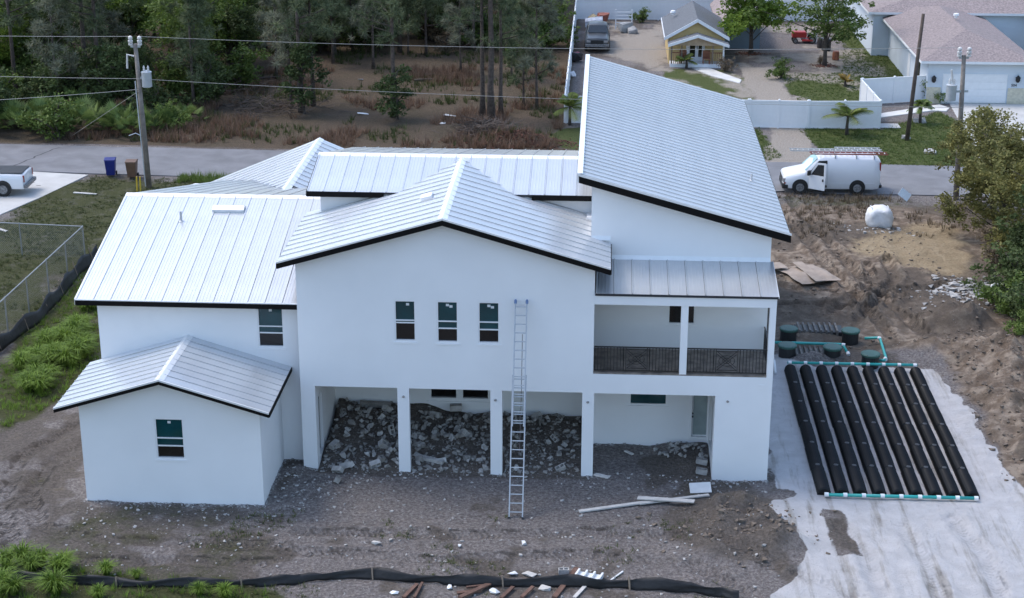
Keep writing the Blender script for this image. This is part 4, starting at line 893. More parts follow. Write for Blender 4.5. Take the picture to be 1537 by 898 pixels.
ladder_mesh(4.4, .42, M_orange, 'ladder', (14.85, 38.78, 2.29), (0, rad(0), rad(1)), 'reddish ladder lying along the near edge of the van roof', rungm=M_alur)
ladder_mesh(5.3, .44, M_alur, 'ladder', (13.75, 39.5, 2.29), (0, 0, rad(.5)), 'long aluminium ladder in the middle of the van roof, reaching past its windshield')
ladder_mesh(2.6, .44, M_alur, 'ladder', (16.4, 39.95, 2.29), (0, 0, 0), 'short grey ladder on the far side of the van roof')
tag(MB().tube([Vector((0, 0, 0)), Vector((-.6, -.1, .0)), Vector((-1.3, .15, 0)), Vector((-2.2, .1, 0))], .035, 6).build('hose', M_blk, None, (13.5, 38.5, .06)), 'short black hose on the ground in front of the van', 'hose')
def build_truck(name, loc, rz, label, paint, cover=True):
    v = thing(name, loc, label, 'pickup', None, rz)
    hw = .98
    st = [(0, sec(.9, .5, .8, .9, 1.22)), (.06, sec(hw, .42, .9, .95, 1.27)), (.8, sec(hw, .42, 1.0, .96, 1.29)), (1.85, sec(hw, .42, 1.0, .96, 1.3)), (1.9, sec(hw, .40, 1.12, .86, 1.5)), (2.15, sec(hw, .40, 1.15, .80, 1.9)), (3.3, sec(hw, .4, 1.15, .78, 1.93)), (3.7, sec(hw, .4, 1.12, .78, 1.82)), (4.2, sec(hw, .4, 1.05, .88, 1.28)), (5.3, sec(hw, .4, .98, .9, 1.2)), (5.7, sec(.93, .4, .9, .88, 1.12)), (5.8, sec(.86, .48, .8, .8, 1.0))]
    loft(st, 'body', paint, v)
    if cover: MB().box(.1, 1.84, -.82, .82, 1.315, 1.35).build('bed_cover', M_blk, v, bevel=.01)
    ws = MB().face([(4.19, -.8, 1.32), (4.19, .8, 1.32), (3.72, .68, 1.84), (3.72, -.68, 1.84)]); ws.v = [(x+.015, y, z+.02) for x, y, z in ws.v]; ws.build('windshield', M_glass, v)
    for s in (-1, 1):
        for a, b in ((2.2, 2.95), (3.03, 3.8)):
            w_ = MB().prism([(a, 1.2), (b, 1.2), (b-(.12 if b > 3.5 else 0), 1.78), (a, 1.78)], 0, .01); w_.v = [(x, s*(hw-.01-max(0, z-1.15)*.27)+y, z) for x, y, z in w_.v]; w_.build('side_window', M_glass, v)
        for x in (1.2, 4.75): MB().cyl((x, s*hw-.025, .46), .48, .05, 24, axis='y').build('wheel_arch', M_blk, v); wheel(v, x, s*.9, .41, .26)
        MB().box(-.02, .06, s*.86-.07, s*.86+.07, .82, 1.2).build('tail_light', M_red, v); MB().box(5.7, 5.83, s*.7-.16, s*.7+.16, .82, .98).build('headlight', M_lens, v)
    MB().box(-.18, .04, -.95, .95, .48, .68).build('rear_bumper', M_rim, v, bevel=.02); MB().box(5.72, 5.92, -.95, .95, .45, .68).build('bumper', M_rim if paint is not M_vanw else M_vanw, v, bevel=.02)
    MB().box(5.74, 5.85, -.5, .5, .72, .98).build('grille', M_blk, v)
    return v
pk_ = G(33, 300); build_truck('pickup_truck', (pk_[0]-.05, pk_[1]+1.5, .035), rad(183), 'white pickup truck with black bed cover on the concrete driveway', M_vanw)
pk_ = G(896, 80); build_truck('pickup_truck', (pk_[0]+.0, pk_[1]+5.8, .05), rad(-90), 'dark grey pickup truck parked along the white side fence', M_dkpaint, False)
# ================================================================== SEPTIC FIELD
M_hdpe = mat('black_corrugated_plastic', (.0055, .0055, .006), .45, var=.25, scale=3, spec=.3)
M_teal_p = mat('teal_pvc', (.03, .36, .33), .4, var=.15, scale=3)
M_wpvc = mat('white_pvc', (.72, .73, .73), .45, var=.05)
M_green = mat('green_lid', (.035, .10, .08), .55, var=.2, scale=4)
FX0, FX1, FY0, FY1 = 11.0, 16.2, -1.1, 10.75
segL = (FY1-FY0)/6
def chamber_mesh():
    vs = []; fs = []; n = 54; k = 10
    for i in range(n+1):
        y = segL*i/n; s = (1.0 if i % 2 else .9)*(.94+.06*math.sin(math.pi*i/n))
        if i in (0, n): s = .76
        if i in (1, n-1): s = .97
        for j in range(k+1):
            a = math.pi*j/k; x = -math.cos(a); z = math.sin(a)**.75
            vs.append((x*.248*(s if 0 < j < k else 1.0), y, .30*z*s+.0))
    for i in range(n):
        for j in range(k): fs.append((i*(k+1)+j, i*(k+1)+j+1, (i+1)*(k+1)+j+1, (i+1)*(k+1)+j))
    fs.append(tuple(range(k+1))); fs.append(tuple(n*(k+1)+j for j in reversed(range(k+1))))
    return MB().raw(vs, fs).mesh('chamber', M_hdpe)
chm = chamber_mesh(); cap = MB().lathe([(.09, 0), (.09, .05), (.05, .06)], 10).mesh('joint_cap', mat('grey_cap', (.045, .045, .047), .6, var=.2))
ords = ['first', 'second', 'third', 'fourth', 'middle', 'sixth', 'seventh', 'eighth', 'last']
for i in range(9):
    x = FX0+(FX1-FX0)*i/8
    t = thing('leach_chamber_row', (x, FY0, .02), 'row of black ribbed plastic drain chambers, %s counting from the house wall' % ords[i], 'drain chamber', 'rows of black drain chambers')
    for k in range(6):
        c = link('chamber', chm, t, (random.Random(i*9+k).uniform(-.012, .012), segL*k, 0))
        if k: link('joint_cap', cap, c, (0, 0, .225))
def pipe(name, pts, r, m, label, coup=(), cm=None, extra=None):
    o = Vector(pts[0]); t = thing(name, o, label, 'pipe')
    MB().tube([Vector(p)-o for p in pts], r, 10).build('pipe', m, t, smooth=True)
    for c, d in coup:
        c = Vector(c)-o; d = Vector(d).normalized()*.07; MB().tube([c-d, c+d], r*1.35, 10).build('coupling', cm or M_wpvc, t)
    return t
rowx = [FX0+(FX1-FX0)*i/8 for i in range(9)]
pipe('header_pipe', [(rowx[0]-.1, FY1+.16, .3), (rowx[8]+.1, FY1+.2, .3)], .058, M_teal_p, 'teal header pipe across the chamber ends beside the tank lids', [((x, FY1+.17, .3), (1, 0, 0)) for x in rowx])
pipe('header_pipe', [(rowx[0]+.1, FY0-.2, .13), (rowx[8]+.05, FY0-.18, .13)], .06, M_teal_p, 'teal header pipe with white couplings at the sandy end of the chambers', [((x+.06, FY0-.19, .13), (1, 0, 0)) for x in rowx])
def lid(u, v, label):
    p = G(u, v, .62); t = thing('tank_riser', (p[0], p[1], .0), label, 'tank lid', 'green lidded tank risers')
    MB().lathe([(.36, -.1), (.36, .5), (.37, .52)], 22).build('riser', M_blk, t); l = MB().lathe([(.40, .52), (.41, .54), (.41, .60), (.37, .625), (.2, .635), (.01, .64)], 26).build('lid', M_green, t)
    for a in range(6): MB().cyl((.36*math.cos(a*1.047), .36*math.sin(a*1.047), .62), .018, .015, 6).build('bolt', M_iron, l)
lid(1184, 492, 'green round tank lid on black riser nearest the shed end, by the balcony column'); lid(1277, 495, 'green round tank lid standing apart beside the wheel ruts')
lid(1182, 517, 'green round tank lid on the teal pipe, next to the house'); lid(1250, 520, 'green round tank lid at the elbow end of the teal pipe'); lid(1307, 530, 'green round tank lid framed by the teal pipe loop')
def gp(u, v, z): p = G(u, v, z); return (p[0], p[1], z)
pipe('inlet_pipe', [gp(1158, 514, .42), gp(1200, 515, .42), gp(1262, 517, .42), gp(1266, 519, .40), gp(1273, 532, .2)], .06, M_teal_p, 'teal inlet pipe linking two green lids', [(gp(1266, 518, .42), (1, -.3, 0)), (gp(1273, 531, .22), (.2, -1, -.5))])
pipe('pipe_loop', [gp(1298, 508, .35), gp(1319, 507, .35), gp(1321, 509, .35), gp(1330, 538, .3), gp(1327, 541, .28), gp(1320, 541, .25)], .06, M_teal_p, 'teal pipe loop bending round a single green lid', [(gp(1320, 508, .35), (1, -.5, 0)), (gp(1329, 539, .3), (0, 1, 0))])
pipe('pipe_stub', [gp(1162, 541, .3), gp(1164, 560, .1)], .05, M_wpvc, 'pale pipe stub standing against the house corner')
for (u, v, L_, n_, lab) in ((1196, 530, 1.5, 7, 'black ribbed tank top half buried between the two piped lids'), (1200, 494, 1.9, 8, 'black ribbed tank top half buried between the upper lids')):
    p = G(u, v, .15); t = thing('septic_tank', (p[0], p[1], 0), lab, 'septic tank')
    MB().box(-.2, L_, -.45, .5, -.1, .2).build('tank_top', M_blk, t, bevel=.04)
    for i in range(n_): MB().box(-.1+i*L_/n_, -.1+i*L_/n_+.1, -.5, .55, -.1, .30).build('rib', mat('dusty_plastic', (.16, .145, .13), .8, var=.4), t, bevel=.02)
# ================================================================== EXTENSION LADDER
lb = G(767, 777); base = Vector((.22, -3.45, gz(.22, -3.45)+.02)); topz = 6.65; dv = Vector((.05, -.10-base.y, topz-base.z)); Ll = dv.length
lad = thing('extension_ladder', base, 'tall aluminium extension ladder leaning on the white wall', 'ladder')
lad.rotation_euler = (math.atan2(dv.z, dv.y)-math.pi/2, 0, 0)
for nm, z0, z1, w, off in (('base_section', 0, Ll*.66, .46, 0.0), ('fly_section', Ll*.42, Ll, .40, -.06)):
    s_ = empty(nm, (0, 0, 0), parent=lad)
    for sx in (-1, 1): MB().box(sx*w/2-.022, sx*w/2+.022, off-.04, off+.04, z0, z1).build('rail', M_alu, s_)
    me = MB().box(-w/2+.02, w/2-.02, -.018, .018, -.018, .018).mesh('rung', M_alu)
    for k in range(int((z1-z0)/.305)): link('rung', me, s_, (0, off, z0+.2+.305*k))
for sx in (-1, 1): MB().lathe([(.04, 0), (.05, .04), (.05, .12), (.03, .16)], 10).build('end_cap', mat('blue_mitt', (.16, .24, .42), .7, var=.2), lad, (sx*.2, -.06, Ll-.06)); MB().box(sx*.23-.04, sx*.23+.04, -.07, .07, -.02, .03).build('foot', M_blk, lad)
MB().tube([(.07, .03, Ll*.3), (.08, .03, Ll*.6), (.07, -.08, Ll*.85)], .012, 5).build('rope', mat('rope', (.12, .1, .1), .9), lad)
# ================================================================== SITE THINGS
rnd = random.Random(11)
def jag(n, sx, sy, sz, seed):
    r = random.Random(seed); bm = bmesh.new()
    for _ in range(n): bm.verts.new((r.uniform(-sx, sx), r.uniform(-sy, sy), r.uniform(-sz, sz)))
    ret = bmesh.ops.convex_hull(bm, input=bm.verts); bmesh.ops.delete(bm, geom=[v for v in bm.verts if not v.link_faces], context='VERTS')
    return bm
M_cmu = mat('concrete_block', (.30, .285, .265), .95, var=.3, scale=5, bump=.3, bscale=30)
M_cmul = mat('pale_concrete', (.42, .405, .385), .95, var=.3, scale=5, bump=.3, bscale=30)
def jag_mesh(name, n, sx, sy, sz, seed, m):
    bm = jag(n, sx, sy, sz, seed); me = bpy.data.meshes.new(name); bm.to_mesh(me); bm.free(); me.materials.append(m); return me
def cells_mesh(name, gx, gy, keep, z0, z1, m):
    mb = MB()
    K = lambda i, j: 0 <= i < len(gx)-1 and 0 <= j < len(gy)-1 and keep(i, j)
    for i in range(len(gx)-1):
        for j in range(len(gy)-1):
            if not K(i, j): continue
            a, b, c, d = gx[i], gx[i+1], gy[j], gy[j+1]
            mb.face([(a, c, z1), (b, c, z1), (b, d, z1), (a, d, z1)]); mb.face([(a, c, z0), (a, d, z0), (b, d, z0), (b, c, z0)])
            if not K(i-1, j): mb.face([(a, c, z0), (a, c, z1), (a, d, z1), (a, d, z0)])
            if not K(i+1, j): mb.face([(b, c, z0), (b, d, z0), (b, d, z1), (b, c, z1)])
            if not K(i, j-1): mb.face([(a, c, z0), (b, c, z0), (b, c, z1), (a, c, z1)])
            if not K(i, j+1): mb.face([(a, d, z0), (a, d, z1), (b, d, z1), (b, d, z0)])
    me = mb.mesh(name, m, fix=False); bm = bmesh.new(); bm.from_mesh(me); bmesh.ops.remove_doubles(bm, verts=bm.verts, dist=1e-5); bm.to_mesh(me); bm.free(); return me
cgx = [-.2, -.165, -.02, .02, .165, .2]; cgy = [-.1, -.065, .065, .1]
CMU = cells_mesh('concrete_block', cgx, cgy, lambda i, j: not (j == 1 and i in (1, 3)), -.1, .1, M_cmul)
HALF = cells_mesh('concrete_block', cgx[:4], cgy, lambda i, j: not (j == 1 and i == 1), -.1, .1, M_cmu)
UBLK = cells_mesh('concrete_block', cgx[:4], cgy, lambda i, j: not (j == 1 and i >= 1), -.1, .1, M_cmu)
CH = [jag_mesh('broken_block', 16, .17, .11, .08, s, M_cmu if s % 2 else M_cmul) for s in range(8)]
def put(me, name, x, y, dz, rot, sc, label, cat, group):
    o = link(name, me, None, (x, y, gz(x, y)+dz), rot); o.scale = (sc, sc, sc); return tag(o, label, cat, group)
n = 0
while n < 235:
    x = rnd.uniform(-7.0, 2.2); y = rnd.uniform(.1, 4.15)
    if x > -.5 and rnd.random() < .62: continue
    if y < .45 and (-4.25 < x < -3.75 or -.93 < x < -.43): continue
    if x < -6.4 and y < 1.2 and rnd.random() < .6: continue
    me = rnd.choice(CH+CH+[HALF, UBLK]) if rnd.random() < .93 else CMU
    put(me, 'broken_block', x, y, rnd.uniform(.02, .1), (rnd.uniform(-1, 1), rnd.uniform(-1, 1), rnd.uniform(0, 6.3)), rnd.uniform(.6, 1.15), 'broken grey concrete block in the rubble heap under the porch', 'concrete block', 'rubble under the porch'); n += 1
for k in range(46):
    x = rnd.gauss(6.1, .55); y = rnd.gauss(2.0, .35)
    if not (4.6 < x < 7.0 and .9 < y < 2.45): continue
    put(rnd.choice(CH), 'broken_block', x, y, .05, (rnd.uniform(-1, 1), rnd.uniform(-1, 1), rnd.uniform(0, 6)), rnd.uniform(.5, .9), 'broken grey concrete piece heaped by the glass door', 'concrete block', 'rubble by the glass door')
for u, v, rx, me, lab in ((502, 680, 1.4, CMU, 'whole hollow concrete block standing on end at the corner of the rubble'), (507, 706, .9, CMU, 'hollow concrete block lying tilted below the rubble heap'), (508, 720, .5, HALF, 'half concrete block lying in front of the first porch opening'), (563, 699, 1.2, CMU, 'hollow concrete block leaning beside the first porch post'),
                       (575, 694, .3, HALF, 'half concrete block propped against the first porch post'), (805, 643, 1.2, CMU, 'hollow concrete block near the back wall behind the ladder'), (1053, 708, 0, CMU, 'concrete block at the foot of the right porch wall'), (1053, 697, 0, CMU, 'concrete block stacked against the right porch wall, behind another')):
    p = G(u, v, .1); put(me, 'concrete_block', p[0], p[1], .12, (rx, .2, rx*3), 1, lab, 'concrete block', None)
p = G(680, 607, 1.0); put(CMU, 'concrete_block', p[0]+.1, 4.05, .3, (0, 0, .1), 1.15, 'concrete block perched at the top of the rubble below the porch window', 'concrete block', None)
p = G(567, 605, .9); put(MB().box(-.6, .6, -.1, .1, -.09, .09).mesh('lintel', M_cmu), 'lintel', -5.6, 4.05, .2, (.1, .05, .03), 1, 'long concrete lintel lying at the top of the rubble', 'lintel', None)
p = G(645, 690, .2); put(MB().box(-.55, .55, -.09, .09, -.06, .06).mesh('lintel', M_cmul), 'lintel', p[0], p[1], .08, (.1, .05, -.35), 1, 'pale concrete lintel lying between the first two porch posts', 'lintel', None)
# small fragments nobody could count
def scatter_chips(name, pts, smin, smax, m, seed, label, cat='rubble', flat=.6):
    r = np.random.default_rng(seed); base = []
    for s in range(5):
        bm = jag(11, 1, .8, flat, 100+s); bm.verts.ensure_lookup_table(); base.append((np.array([v.co[:] for v in bm.verts]), [[v.index for v in f.verts] for f in bm.faces])); bm.verts.index_update()
        base[-1] = (base[-1][0], [[v.index for v in f.verts] for f in bm.faces]); bm.free()
    V = []; F = []; n = 0; pts = np.array(pts); Z = HT(pts[:, 0], pts[:, 1])
    for (x, y), z in zip(pts, Z):
        b, f = base[r.integers(5)]; s = smin+(smax-smin)*r.random()**2.5; a = r.random()*6.28; c, q_ = math.cos(a), math.sin(a)
        p = b*s; V.append(np.stack([p[:, 0]*c-p[:, 1]*q_+x, p[:, 0]*q_+p[:, 1]*c+y, p[:, 2]+z+s*.15], -1)); F += [[i+n for i in t] for t in f]; n += len(b)
    me = bpy.data.meshes.new(name); me.from_pydata(np.concatenate(V).tolist(), [], F); me.materials.append(m); me.update()
    return tag(link(name, me), label, cat, None, 'stuff')
rg = np.random.default_rng(3)
WB = [((-14.85, -3.02), (-8.58, -3.02)), ((-8.58, -3.02), (-8.58, .7)), ((-8.5, .75), (-7.7, .75)), ((-7.7, 0), (-7.19, 0)), ((-4.22, 0), (-3.8, 0)), ((-.88, 0), (-.46, 0)), ((2.4, 0), (2.82, 0)), ((7.11, 0), (9.09, 0)), ((9.09, 0), (9.09, 8)), ((-14.85, -3.02), (-14.85, .7)), ((2.8, 2.6), (6.3, 2.6))]
P = []
for (ax, ay), (bx, by) in WB:
    for _ in range(int(math.hypot(bx-ax, by-ay)*34)):
        t_ = rg.random(); P.append((ax+(bx-ax)*t_+rg.normal(0, .05), ay+(by-ay)*t_-abs(rg.normal(0, .11))))
scatter_chips('mortar_droppings', P, .015, .075, mat('mortar', (.4, .39, .38), .95, var=.35), 12, 'grey mortar droppings along the foot of the white walls')
P = [(rg.uniform(-7.1, 2.3), rg.uniform(0, 4.2)) for _ in range(1500)]
scatter_chips('rubble', P, .03, .13, M_cmu, 1, 'small grey concrete fragments filling the porch')
P = []
while len(P) < 1500:
    x, y = rg.uniform(-15, 9), rg.uniform(-9, .3); w = .12+.9*math.exp(-((x+7.5)/1.8)**2-((y+1)/2.2)**2)+.5*math.exp(-(y/.8)**2)+.4*math.exp(-((y+3.6)/.8)**2)*(x < -8)
    if x < -8.58 and y > -3.1: continue
    if rg.random() < w: P.append((x, y))
scatter_chips('gravel', P, .02, .085, M_cmul, 2, 'pale stone chips scattered on the bare ground before the house')
P = [(rg.normal(21.9, 1.5), rg.normal(21.2, .9)) for _ in range(900)]
scatter_chips('rubble', P, .06, .26, M_cmul, 4, 'pale broken concrete heaped by the dark foot of the big tree', flat=.45)
P = [(rg.normal(17.8, 1.1), rg.normal(31.3, .5)) for _ in range(60)]
scatter_chips('rubble', P, .04, .16, M_cmul, 5, 'white fragments lying round the bulk sack')
P = [(rg.uniform(10, 20), rg.uniform(13, 36)) for _ in range(700)]+[(rg.uniform(17.6, 22), rg.uniform(0, 15)) for _ in range(700)]+[(rg.normal(7.8, 1.1), rg.normal(-3.9, 1.0)) for _ in range(260)]
scatter_chips('clods', P, .03, .14, mat('soil_clod', (.17, .135, .105), .95, var=.3), 6, 'brown soil clods on the churned ground')
# lumber
M_lum = mat('bleached_board', (.52, .50, .47), .8, var=.15, scale=5, bump=.1)
M_brn = mat('old_brown_board', (.135, .075, .055), .85, var=.35, scale=6, bump=.2)
def board(a, b, w, t, z, m, label, name='board', tilt=0.0, group=None, cat='board'):
    A, B = G(*a, z), G(*b, z); A = Vector((A[0], A[1], gz(A[0], A[1])+z)); B = Vector((B[0], B[1], gz(B[0], B[1])+z+tilt))
    o = MB().bar((0, 0, 0), B-A, w, t).build(name, m, None, tuple(A)); return tag(o, label, cat, group)
board((869, 767), (1003, 752), .16, .05, .06, M_lum, 'longest pale board on the ground, pointing at the ladder foot'); board((957, 749), (1042, 760), .22, .04, .13, M_lum, 'wide pale board laid across the other boards')
board((960, 757), (1064, 746), .14, .05, .09, M_lum, 'pale board under the wide one, ending at the white sheet'); board((893, 713), (914, 719), .2, .04, .04, M_lum, 'short pale board beside the third porch post'); board((938, 681), (950, 686), .12, .04, .08, M_lum, 'short pale plank on the soil in the right porch bay')
p = G(1051, 737); o = MB().box(-.38, .38, -.27, .27, -.012, .012).build('panel_sheet', mat('white_board', (.62, .63, .62), .8, var=.08), None, (p[0], p[1], gz(p[0], p[1])+.12), (rad(16), rad(-4), rad(2))); tag(o, 'square white sheet resting at the end of the pale boards', 'sheet')
LB = ['short dark brown scrap timber among the debris beyond the silt fence', 'reddish brown scrap board sticking out from under the silt fence']
for k, (a, b, w) in enumerate((((606, 897), (626, 877), .12), ((622, 897), (634, 875), .08), ((690, 896), (735, 874), .16), ((686, 888), (722, 884), .14), ((752, 897), (770, 878), .12), ((783, 897), (800, 880), .12), ((832, 897), (866, 853), .17), ((700, 880), (728, 876), .07))):
    board(a, b, w, .06, .07+.02*(k % 3), M_brn, LB[k % 2], 'scrap_timber', group='scrap timber by the silt fence', cat='timber')
board((862, 897), (878, 880), .12, .03, .06, M_lum, 'pale scrap board among brown timber by the silt fence', 'scrap_timber', cat='timber'); board((914, 873), (935, 858), .05, .04, .05, M_wpvc, 'thin white pipe offcut beside the silt fence', 'pipe_offcut', cat='pipe')
p = G(846, 863); put(CMU, 'concrete_block', p[0], p[1], .1, (0, 0, .1), .85, 'hollow concrete block beside the silt fence debris', 'concrete block', None)
p = G(884, 869); t = thing('plastic_crate', (p[0], p[1], gz(p[0], p[1])), 'white slatted crate lying by the silt fence debris', 'crate', rz=-.3)
MB().box(-.42, .42, -.22, .22, 0, .06).build('base', M_wpvc, t)
for k in range(4): MB().box(-.42+.26*k, -.36+.26*k, -.22, .22, .061, .16).build('slat', M_wpvc, t)
for u, v, s, lab in ((768, 863, .9, 'crumpled white plastic scrap'), (795, 864, 1.2, 'pale grey torn sack lying by brown timber'), (742, 889, 1.0, 'torn white plastic bag below the silt fence'), (592, 892, .8, 'white and lilac plastic scrap near the grass'), (675, 883, .6, 'small white plastic bottle beyond the silt fence'), (818, 885, 1.1, 'crumpled grey sheet between scrap timbers'), (565, 818, .8, 'flat pale tile on the bare ground'), (690, 820, .5, 'tiny white scrap on the wheel tracks before the ladder'), (787, 816, .6, 'crumpled white wrapper right of the ladder foot')):
    p = G(u, v); r = random.Random(u); o = link('plastic_scrap', jag_mesh('plastic_scrap', 18, .2*s, .14*s, .06, u, M_wpvc if 'white' in lab else M_lum), None, (p[0], p[1], gz(p[0], p[1])+.05), (0, 0, r.random()*6)); tag(o, lab if len(lab.split()) > 3 else lab+' beside the silt fence', 'litter')
# bulk sack
p = G(1318, 340); bm = bmesh.new(); bmesh.ops.create_cube(bm, size=1.0); bmesh.ops.subdivide_edges(bm, edges=bm.edges, cuts=7, use_grid_fill=True)
for v in bm.verts:
    c = v.co; r = (abs(c.x)**3.2+abs(c.y)**3.2+abs(c.z*.8)**3.2)**(1/3.2)/.5; v.co = Vector((c.x/r*1.35, c.y/r*1.2, (c.z/r+.5)*.98)); k = float(vn(np.array([v.co.x*3+v.co.z*2]), np.array([v.co.y*3-v.co.z]), 1.0, 3)[0])+.6*float(vn(np.array([v.co.x*8]), np.array([v.co.y*7+v.co.z*8]), 1.0, 5)[0]); v.co += v.normal*k*.2
me = bpy.data.meshes.new('bulk_sack'); bm.to_mesh(me); bm.free(); me.materials.append(mat('woven_white_plastic', (.72, .72, .72), .7, var=.12, scale=4, bump=.25, bscale=9))
for f in me.polygons: f.use_smooth = True
t = thing('bulk_sack', (p[0], p[1], gz(p[0], p[1])), 'bulging white bulk sack standing on the churned soil', 'sack'); link('bag', me, t)
for sx in (-1, 1): MB().tube([(sx*.42, -.4, .85), (sx*.45, -.2, 1.12), (sx*.45, .2, 1.1), (sx*.42, .4, .85)], .025, 6).build('strap', M_wpvc, t)
p = G(1497, 452); t = thing('sack', (p[0], p[1], gz(p[0], p[1])), 'white sack on the rubble at the foot of the big tree', 'sack'); link('bag', me, t).scale = (.55, .5, .6)
# yard sign
p = G(1357, 303); t = thing('yard_sign', (p[0], p[1], 0), 'tilted pale blue yard sign beside the road', 'sign')
M_sign = mat('sign_blue', (.72, .82, .9), .5, var=.12, scale=3)
MB().box(-.34, .34, -.008, .008, -.24, .24).build('board', M_sign, t, (0, 0, .42), (rad(-25), rad(38), 0)); MB().tube([(0, .03, -.1), (0, .03, .45)], .015, 6).build('stake', M_grey, t)
# bins
def bin_(u, v, m, label, rz):
    p = G(u, v); t = thing('wheelie_bin', (p[0], p[1]+.3, 0.02), label, 'bin', None, rz)
    b = MB(); lo, hi = .24, .31; vs = [(-lo, -lo, .06), (lo, -lo, .06), (lo, lo, .06), (-lo, lo, .06), (-hi, -hi*1.1, .98), (hi, -hi*1.1, .98), (hi, hi*1.1, .98), (-hi, hi*1.1, .98)]
    b.raw(vs, [(0, 3, 2, 1), (4, 5, 6, 7), (0, 1, 5, 4), (1, 2, 6, 5), (2, 3, 7, 6), (3, 0, 4, 7)]).build('body', m, t, bevel=.03)
    MB().prism([(-.36, .985), (.40, .985), (.36, 1.04), (.1, 1.09), (-.34, 1.03)], -.33, .33, 'yz').build('lid', m if 'blue' in label else M_brn, t, bevel=.02)
    for s in (-1, 1): MB().lathe([(.02, -.03), (.12, -.03), (.12, .03), (.02, .03)], 14).build('wheel', M_tyre, t, (s*.29, .24, .12), (0, rad(90), 0))
    MB().tube([(-.26, .42, .92), (.26, .42, .92)], .02, 6).build('handle', m, t)
bin_(165, 266, mat('blue_bin', (.012, .022, .17), .45, var=.15), 'blue wheelie bin at the edge of the road', .15); bin_(197, 269, mat('brown_bin', (.15, .085, .055), .5, var=.15), 'brown wheelie bin between the blue bin and the utility pole', .05)
for u, lab in ((206, 'yellow guy wire guard standing left of the other, by the brown bin'), (211, 'yellow guy wire guard standing next to the utility pole')):
    p = G(u, 287); tag(MB().tube([(0, 0, -.1), (.02, 0, .85)], .045, 8).build('guy_guard', mat('yellow_guard', (.6, .42, .04), .5), None, (p[0], p[1], 0)), lab, 'guard')
for u, v, lab, a in ((128, 291, 'pale broken board lying on the rough grass', .1), (-2, 345, 'pale board lying beyond the chain link fence', .6)):
    p = G(u, v); tag(MB().box(-.7, .7, -.09, .09, 0, .04).build('board', M_lum, None, (p[0], p[1], gz(p[0], p[1])+.02), (0, .02, -a)), lab, 'board')
# crumpled tarps beside the ruts
def tarp(u, v, sx, sy, label, seed, m):
    p = G(u, v); n = 16; vs = []; fs = []
    for i in range(n):
        for j in range(n):
            x, y = (i/(n-1)-.5)*sx, (j/(n-1)-.5)*sy; h = .22*abs(float(vn(np.array([x*1.6]), np.array([y*1.6]), 1, seed)[0]))+.25*float(vn(np.array([x*.9]), np.array([y*.9]), 1, seed+3)[0])
            e = min(i, j, n-1-i, n-1-j)/3; x += .3*float(vn(np.array([y*1.3]), np.array([1.0]), 1, seed)[0]); y += .3*float(vn(np.array([x*1.3]), np.array([2.0]), 1, seed)[0]); vs.append((x, y, .05+max(0, h)*min(1, e+.2)+.12*math.exp(-((x)**2+y**2))))
    for i in range(n-1):
        for j in range(n-1): fs.append((i*n+j, (i+1)*n+j, (i+1)*n+j+1, i*n+j+1))
    o = MB().raw(vs, fs).build('tarp', m, None, (p[0], p[1], gz(p[0], p[1])+.02), (0, 0, .4), fix=False); md = o.modifiers.new('t', 'SOLIDIFY'); md.thickness = .01
    tag(o, label, 'tarp')
M_tarp = mat('beige_tarp', (.36, .29, .235), .85, var=.2, scale=2)
tarp(1212, 417, 2.1, 2.6, 'crumpled beige tarp lying beside the wheel ruts', 2, M_tarp); tarp(1165, 408, .9, .9, 'small scrap of beige tarp beside the shed wall', 5, M_tarp)
board((1196, 397), (1232, 424), .5, .03, .3, M_tarp, 'flat beige board lying on the crumpled tarp', 'sheet_board')
# yard clutter by the dark pickup and the far trees
jr = random.Random(4)
for u, v, s, c, lab in ((891, 44, 1.1, (.45, .47, .52), 'pale tarp covered heap behind the dark pickup'), (893, 36, .9, (.33, .27, .16), 'tan bundle heap behind the dark pickup'), (905, 36, 1.0, (.28, .09, .06), 'rusty red barrel heap beside the tan bundle'), (865, 93, .8, (.02, .02, .025), 'black bin by the white side fence'), (866, 84, .35, (.5, .15, .2), 'pink ball on top of the black bin'),
                     (859, 115, .4, (.6, .6, .62), 'white bucket lying by the side fence'), (935, 48, .9, (.35, .35, .34), 'heap of grey stones before the white gate frame'), (950, 50, .7, (.33, .33, .33), 'smaller heap of grey stones right of the white gate frame')):
    p = G(u, v); o = link('yard_item', jag_mesh('yard_item', 26, .75*s, .7*s, .55*s, u, mat('clutter_%d' % u, c, .7, var=.3, scale=3)), None, (p[0], p[1], .45*s), (0, 0, jr.random()*6)); tag(o, lab, 'yard clutter')
p = G(936, 44); t = thing('garden_gate', (p[0], p[1], 0), 'white arched garden frame standing before the far fence', 'gate')
for x in (-.7, .7): MB().box(x-.05, x+.05, -.05, .05, 0, 1.7).build('post', M_vinyl, t)
for k in range(5): MB().box(-.65, .65, -.03, .03, .25+.3*k, .31+.3*k).build('slat', M_vinyl, t)
p = G(1206, 64); t = thing('ride_on_mower', (p[0], p[1], 0), 'red ride on mower parked on the bare yard', 'mower')
M_mred = mat('mower_red', (.35, .02, .018), .4)
MB().box(-1.0, .2, -.4, .4, .45, .95).build('hood', M_mred, t, bevel=.08); MB().box(.3, .9, -.35, .35, .6, .75).box(.75, .9, -.35, .35, .75, 1.15).build('seat', M_blk, t, bevel=.04); MB().box(-.2, .7, -.65, .65, .2, .35).build('deck', M_mred, t, bevel=.05)
for x, r in ((-.75, .22), (.65, .32)):
    for s in (-.5, .5): wheel(t, x, s, r, .2)
p = G(1240, 88)
